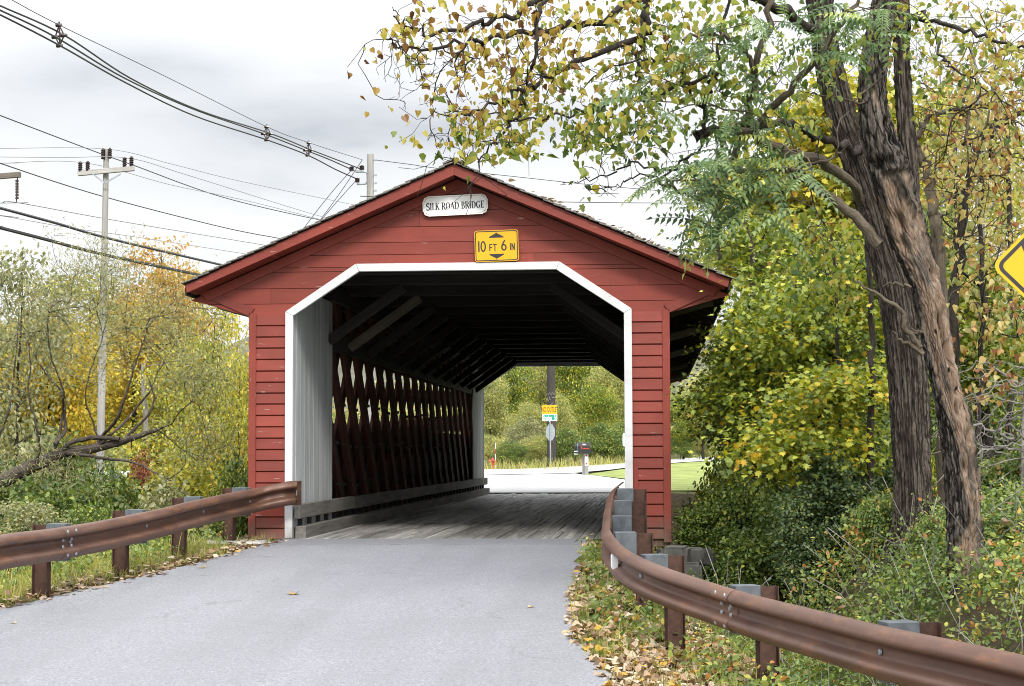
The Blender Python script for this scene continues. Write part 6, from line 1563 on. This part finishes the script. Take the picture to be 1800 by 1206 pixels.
def grass():
    rng = np.random.default_rng(72)
    def okr(x, y):
        d = x-right_x(y)
        if d < -.02 or x > rail_x(y)+1.1: return 0
        return .25+.75*(math.sin(x*5+y*2)*math.sin(y*3.3-x) > -.1)
    def okl(x, y):
        d = left_x(y)-x
        return 0 if d < 0 or d > 1.7 or (y > 22.7 and d > .25) else (.45+.55*(math.sin(x*4+y*2.3) > -.2))*min(1, .25+d*1.6)
    G1 = scatter(4600, rng, 1.6, 5.2, 9.5, 23.7, okr); G2 = scatter(7500, rng, -7.5, -2.2, 11, 23.7, okl)
    G3 = scatter(900, rng, 2.2, 3.6, 21.5, 23.7, lambda x, y: 1 if x > rail_x(y)+.3 else 0)
    for nm, G, h0, h1 in (('grass_verge', np.concatenate([G1, G3]), .03, .085), ('grass_verge', G2, .03, .10)):
        N = len(G); rep = 3; pos = np.repeat(G, rep, 0)+rng.normal(0, .015, (N*rep, 3))*[1, 1, 0]-[0, 0, .01]
        hgt = rng.uniform(h0, h1, N*rep)*np.where(rng.uniform(0, 1, N*rep) < .06, 2.2, 1)
        tip = np.array([0, 0, 1.2])+rng.normal(0, .5, (N*rep, 3)); nrm = rng.normal(0, 1, (N*rep, 3))
        o = leaf_mesh(nm, 'blade', pos, nrm, tip, hgt*1.6, rng.normal(.52 if h1 < .09 else .64, .27, N*rep), LM['grass']); tag(o, kind='stuff')
    # leafy weeds along both rails
    W = np.concatenate([scatter(120, rng, 1.7, 4.6, 11, 22, lambda x, y: 1 if abs(x-rail_x(y)-.05) < .35 else .0), scatter(420, rng, -8, -2.3, 12, 23.5, lambda x, y: 1 if .5 < left_x(y)-x < 2.4 else 0)])
    C = np.repeat(W, 3, 0)+rng.normal(0, .05, (len(W)*3, 3))*[1, 1, 0]+np.stack([np.zeros(len(W)*3)]*2+[rng.uniform(.03, .22, len(W)*3)], -1)
    o = leaf_mesh('verge_weeds', 'oval', *spray(C, 7, .05, .7, rng, size=(.03, .07), tint=(.62, .15)), LM['cover']); tag(o, kind='stuff')
    wf = scatter(3600, rng, -30, 30, 75, 112, lambda x, y: 1 if (x < -2 and 85.5+x*.04 < y < 95) or (abs(y-(95+(x+1.7)*5.2)) < 7 and x > -2) else 0)
    N = len(wf); o = leaf_mesh('roadside_grass', 'blade', wf, rng.normal(0, 1, (N, 3)), np.array([0, 0, 1])+rng.normal(0, .35, (N, 3)), rng.uniform(.3, .7, N), rng.normal(.75, .2, N), LM['grass']); tag(o, kind='stuff')
grass()
def litter():
    rng = np.random.default_rng(73)
    def put(name, X, size, lift, tint, tm='heart'):
        N = len(X); pos = X+np.stack([np.zeros(N), np.zeros(N), rng.uniform(lift[0], lift[1], N)], -1); a = rng.uniform(0, 6.28, N)
        o = leaf_mesh(name, tm, pos, np.array([0, 0, 1])+rng.normal(0, .3, (N, 3)), np.stack([np.cos(a), np.sin(a), rng.normal(.03, .16, N)], -1), rng.uniform(*size, N), tint, LM['litter']); tag(o, kind='stuff'); return o
    def okr(x, y):
        d = x-right_x(y); e = rail_x(y)
        if d < -.06 or x > e+.9: return 0
        return (.35+.65*(math.sin(x*3.1+y*1.4)*math.sin(y*2.2-x*1.3) > -.25))*(1 if y < 16 else .6)
    X = scatter(7000, rng, 1.6, 5.6, 8.5, 23.4, okr)
    for j, tm in enumerate(('heart', 'cupped', 'torn')): put('leaf_litter', X[j::3], (.035, .10), (.008, .04), rng.normal(.58, .28, len(X[j::3])), tm)
    X2 = scatter(1500, rng, -7, -2.1, 11.5, 23.6, lambda x, y: max(0, 1-abs(left_x(y)-x-.12)/.32)); put('leaf_litter', X2, (.04, .09), (.01, .04), rng.normal(.42, .24, len(X2)))
    X3 = scatter(160, rng, 3.5, 9, 10.5, 18, lambda x, y: 1 if x > rail_x(y)+.6 else 0); X3[:, 2] += .28; put('leaf_litter', X3, (.07, .12), (0, .25), rng.normal(.45, .2, len(X3)))
    # leaves and moss caught on the right roof slope
    n = 1500; y = rng.uniform(R0, R0+5, n); x = rng.beta(3.2, 1.6, n)*(EX-.1)+.05; X4 = np.stack([x, y, roof_z(0)-SL*x+.05], -1)
    put('roof_litter', X4, (.04, .10), (0, .035), rng.normal(.38, .2, n))
    n = 900; y = rng.uniform(R0, R0+3, n); x = rng.beta(5, 1.1, n)*(EX-.02)+.03; X5 = np.stack([x, y, roof_z(0)-SL*x+.045], -1)
    o = leaf_mesh('roof_moss', 'oval', X5, np.array([0, 0, 1])+rng.normal(0, .6, (n, 3)), rng.normal(0, 1, (n, 3)), rng.uniform(.025, .05, n), rng.normal(.55, .15, n), LM['cover']); tag(o, kind='stuff')
    # single leaves lying on the road
    for u, v, s, tt, lab in [(515, 1046, .13, .99, 'single curled orange brown leaf in the middle of the road'), (356, 998, .09, .99, 'small yellow leaf on the road near the left guardrail'), (935, 1067, .07, .95, 'small pale leaf on the right half of the road'), (1039, 941, .10, .9, 'yellow leaf lying at the right end of the bridge threshold'), (23, 1095, .06, .95, 'tiny yellow leaf near the left bottom of the road')]:
        lo, hi = 8, 26
        for _ in range(40):
            m = (lo+hi)/2
            if P(u, v, m).z > road_z(m): lo = m
            else: hi = m
        p = P(u, v, lo); a = rng.uniform(0, 6.28)
        V, F = T['heart']; bend = V.copy(); bend[:, 2] += .9*V[:, 1]**2+.35*(V[:, 0]-.4)**2
        T['curl'] = (bend, F)
        o = leaf_mesh('fallen_leaf', 'curl', np.array([(p.x, p.y, p.z-.004)]), np.array([(0, 0, 1.)]), np.array([(math.cos(a), math.sin(a), .0)]), np.array([s]), np.array([tt]), LM['litter'])
        tag(o, lab, 'leaf', 'fallen leaves on the road')
litter()
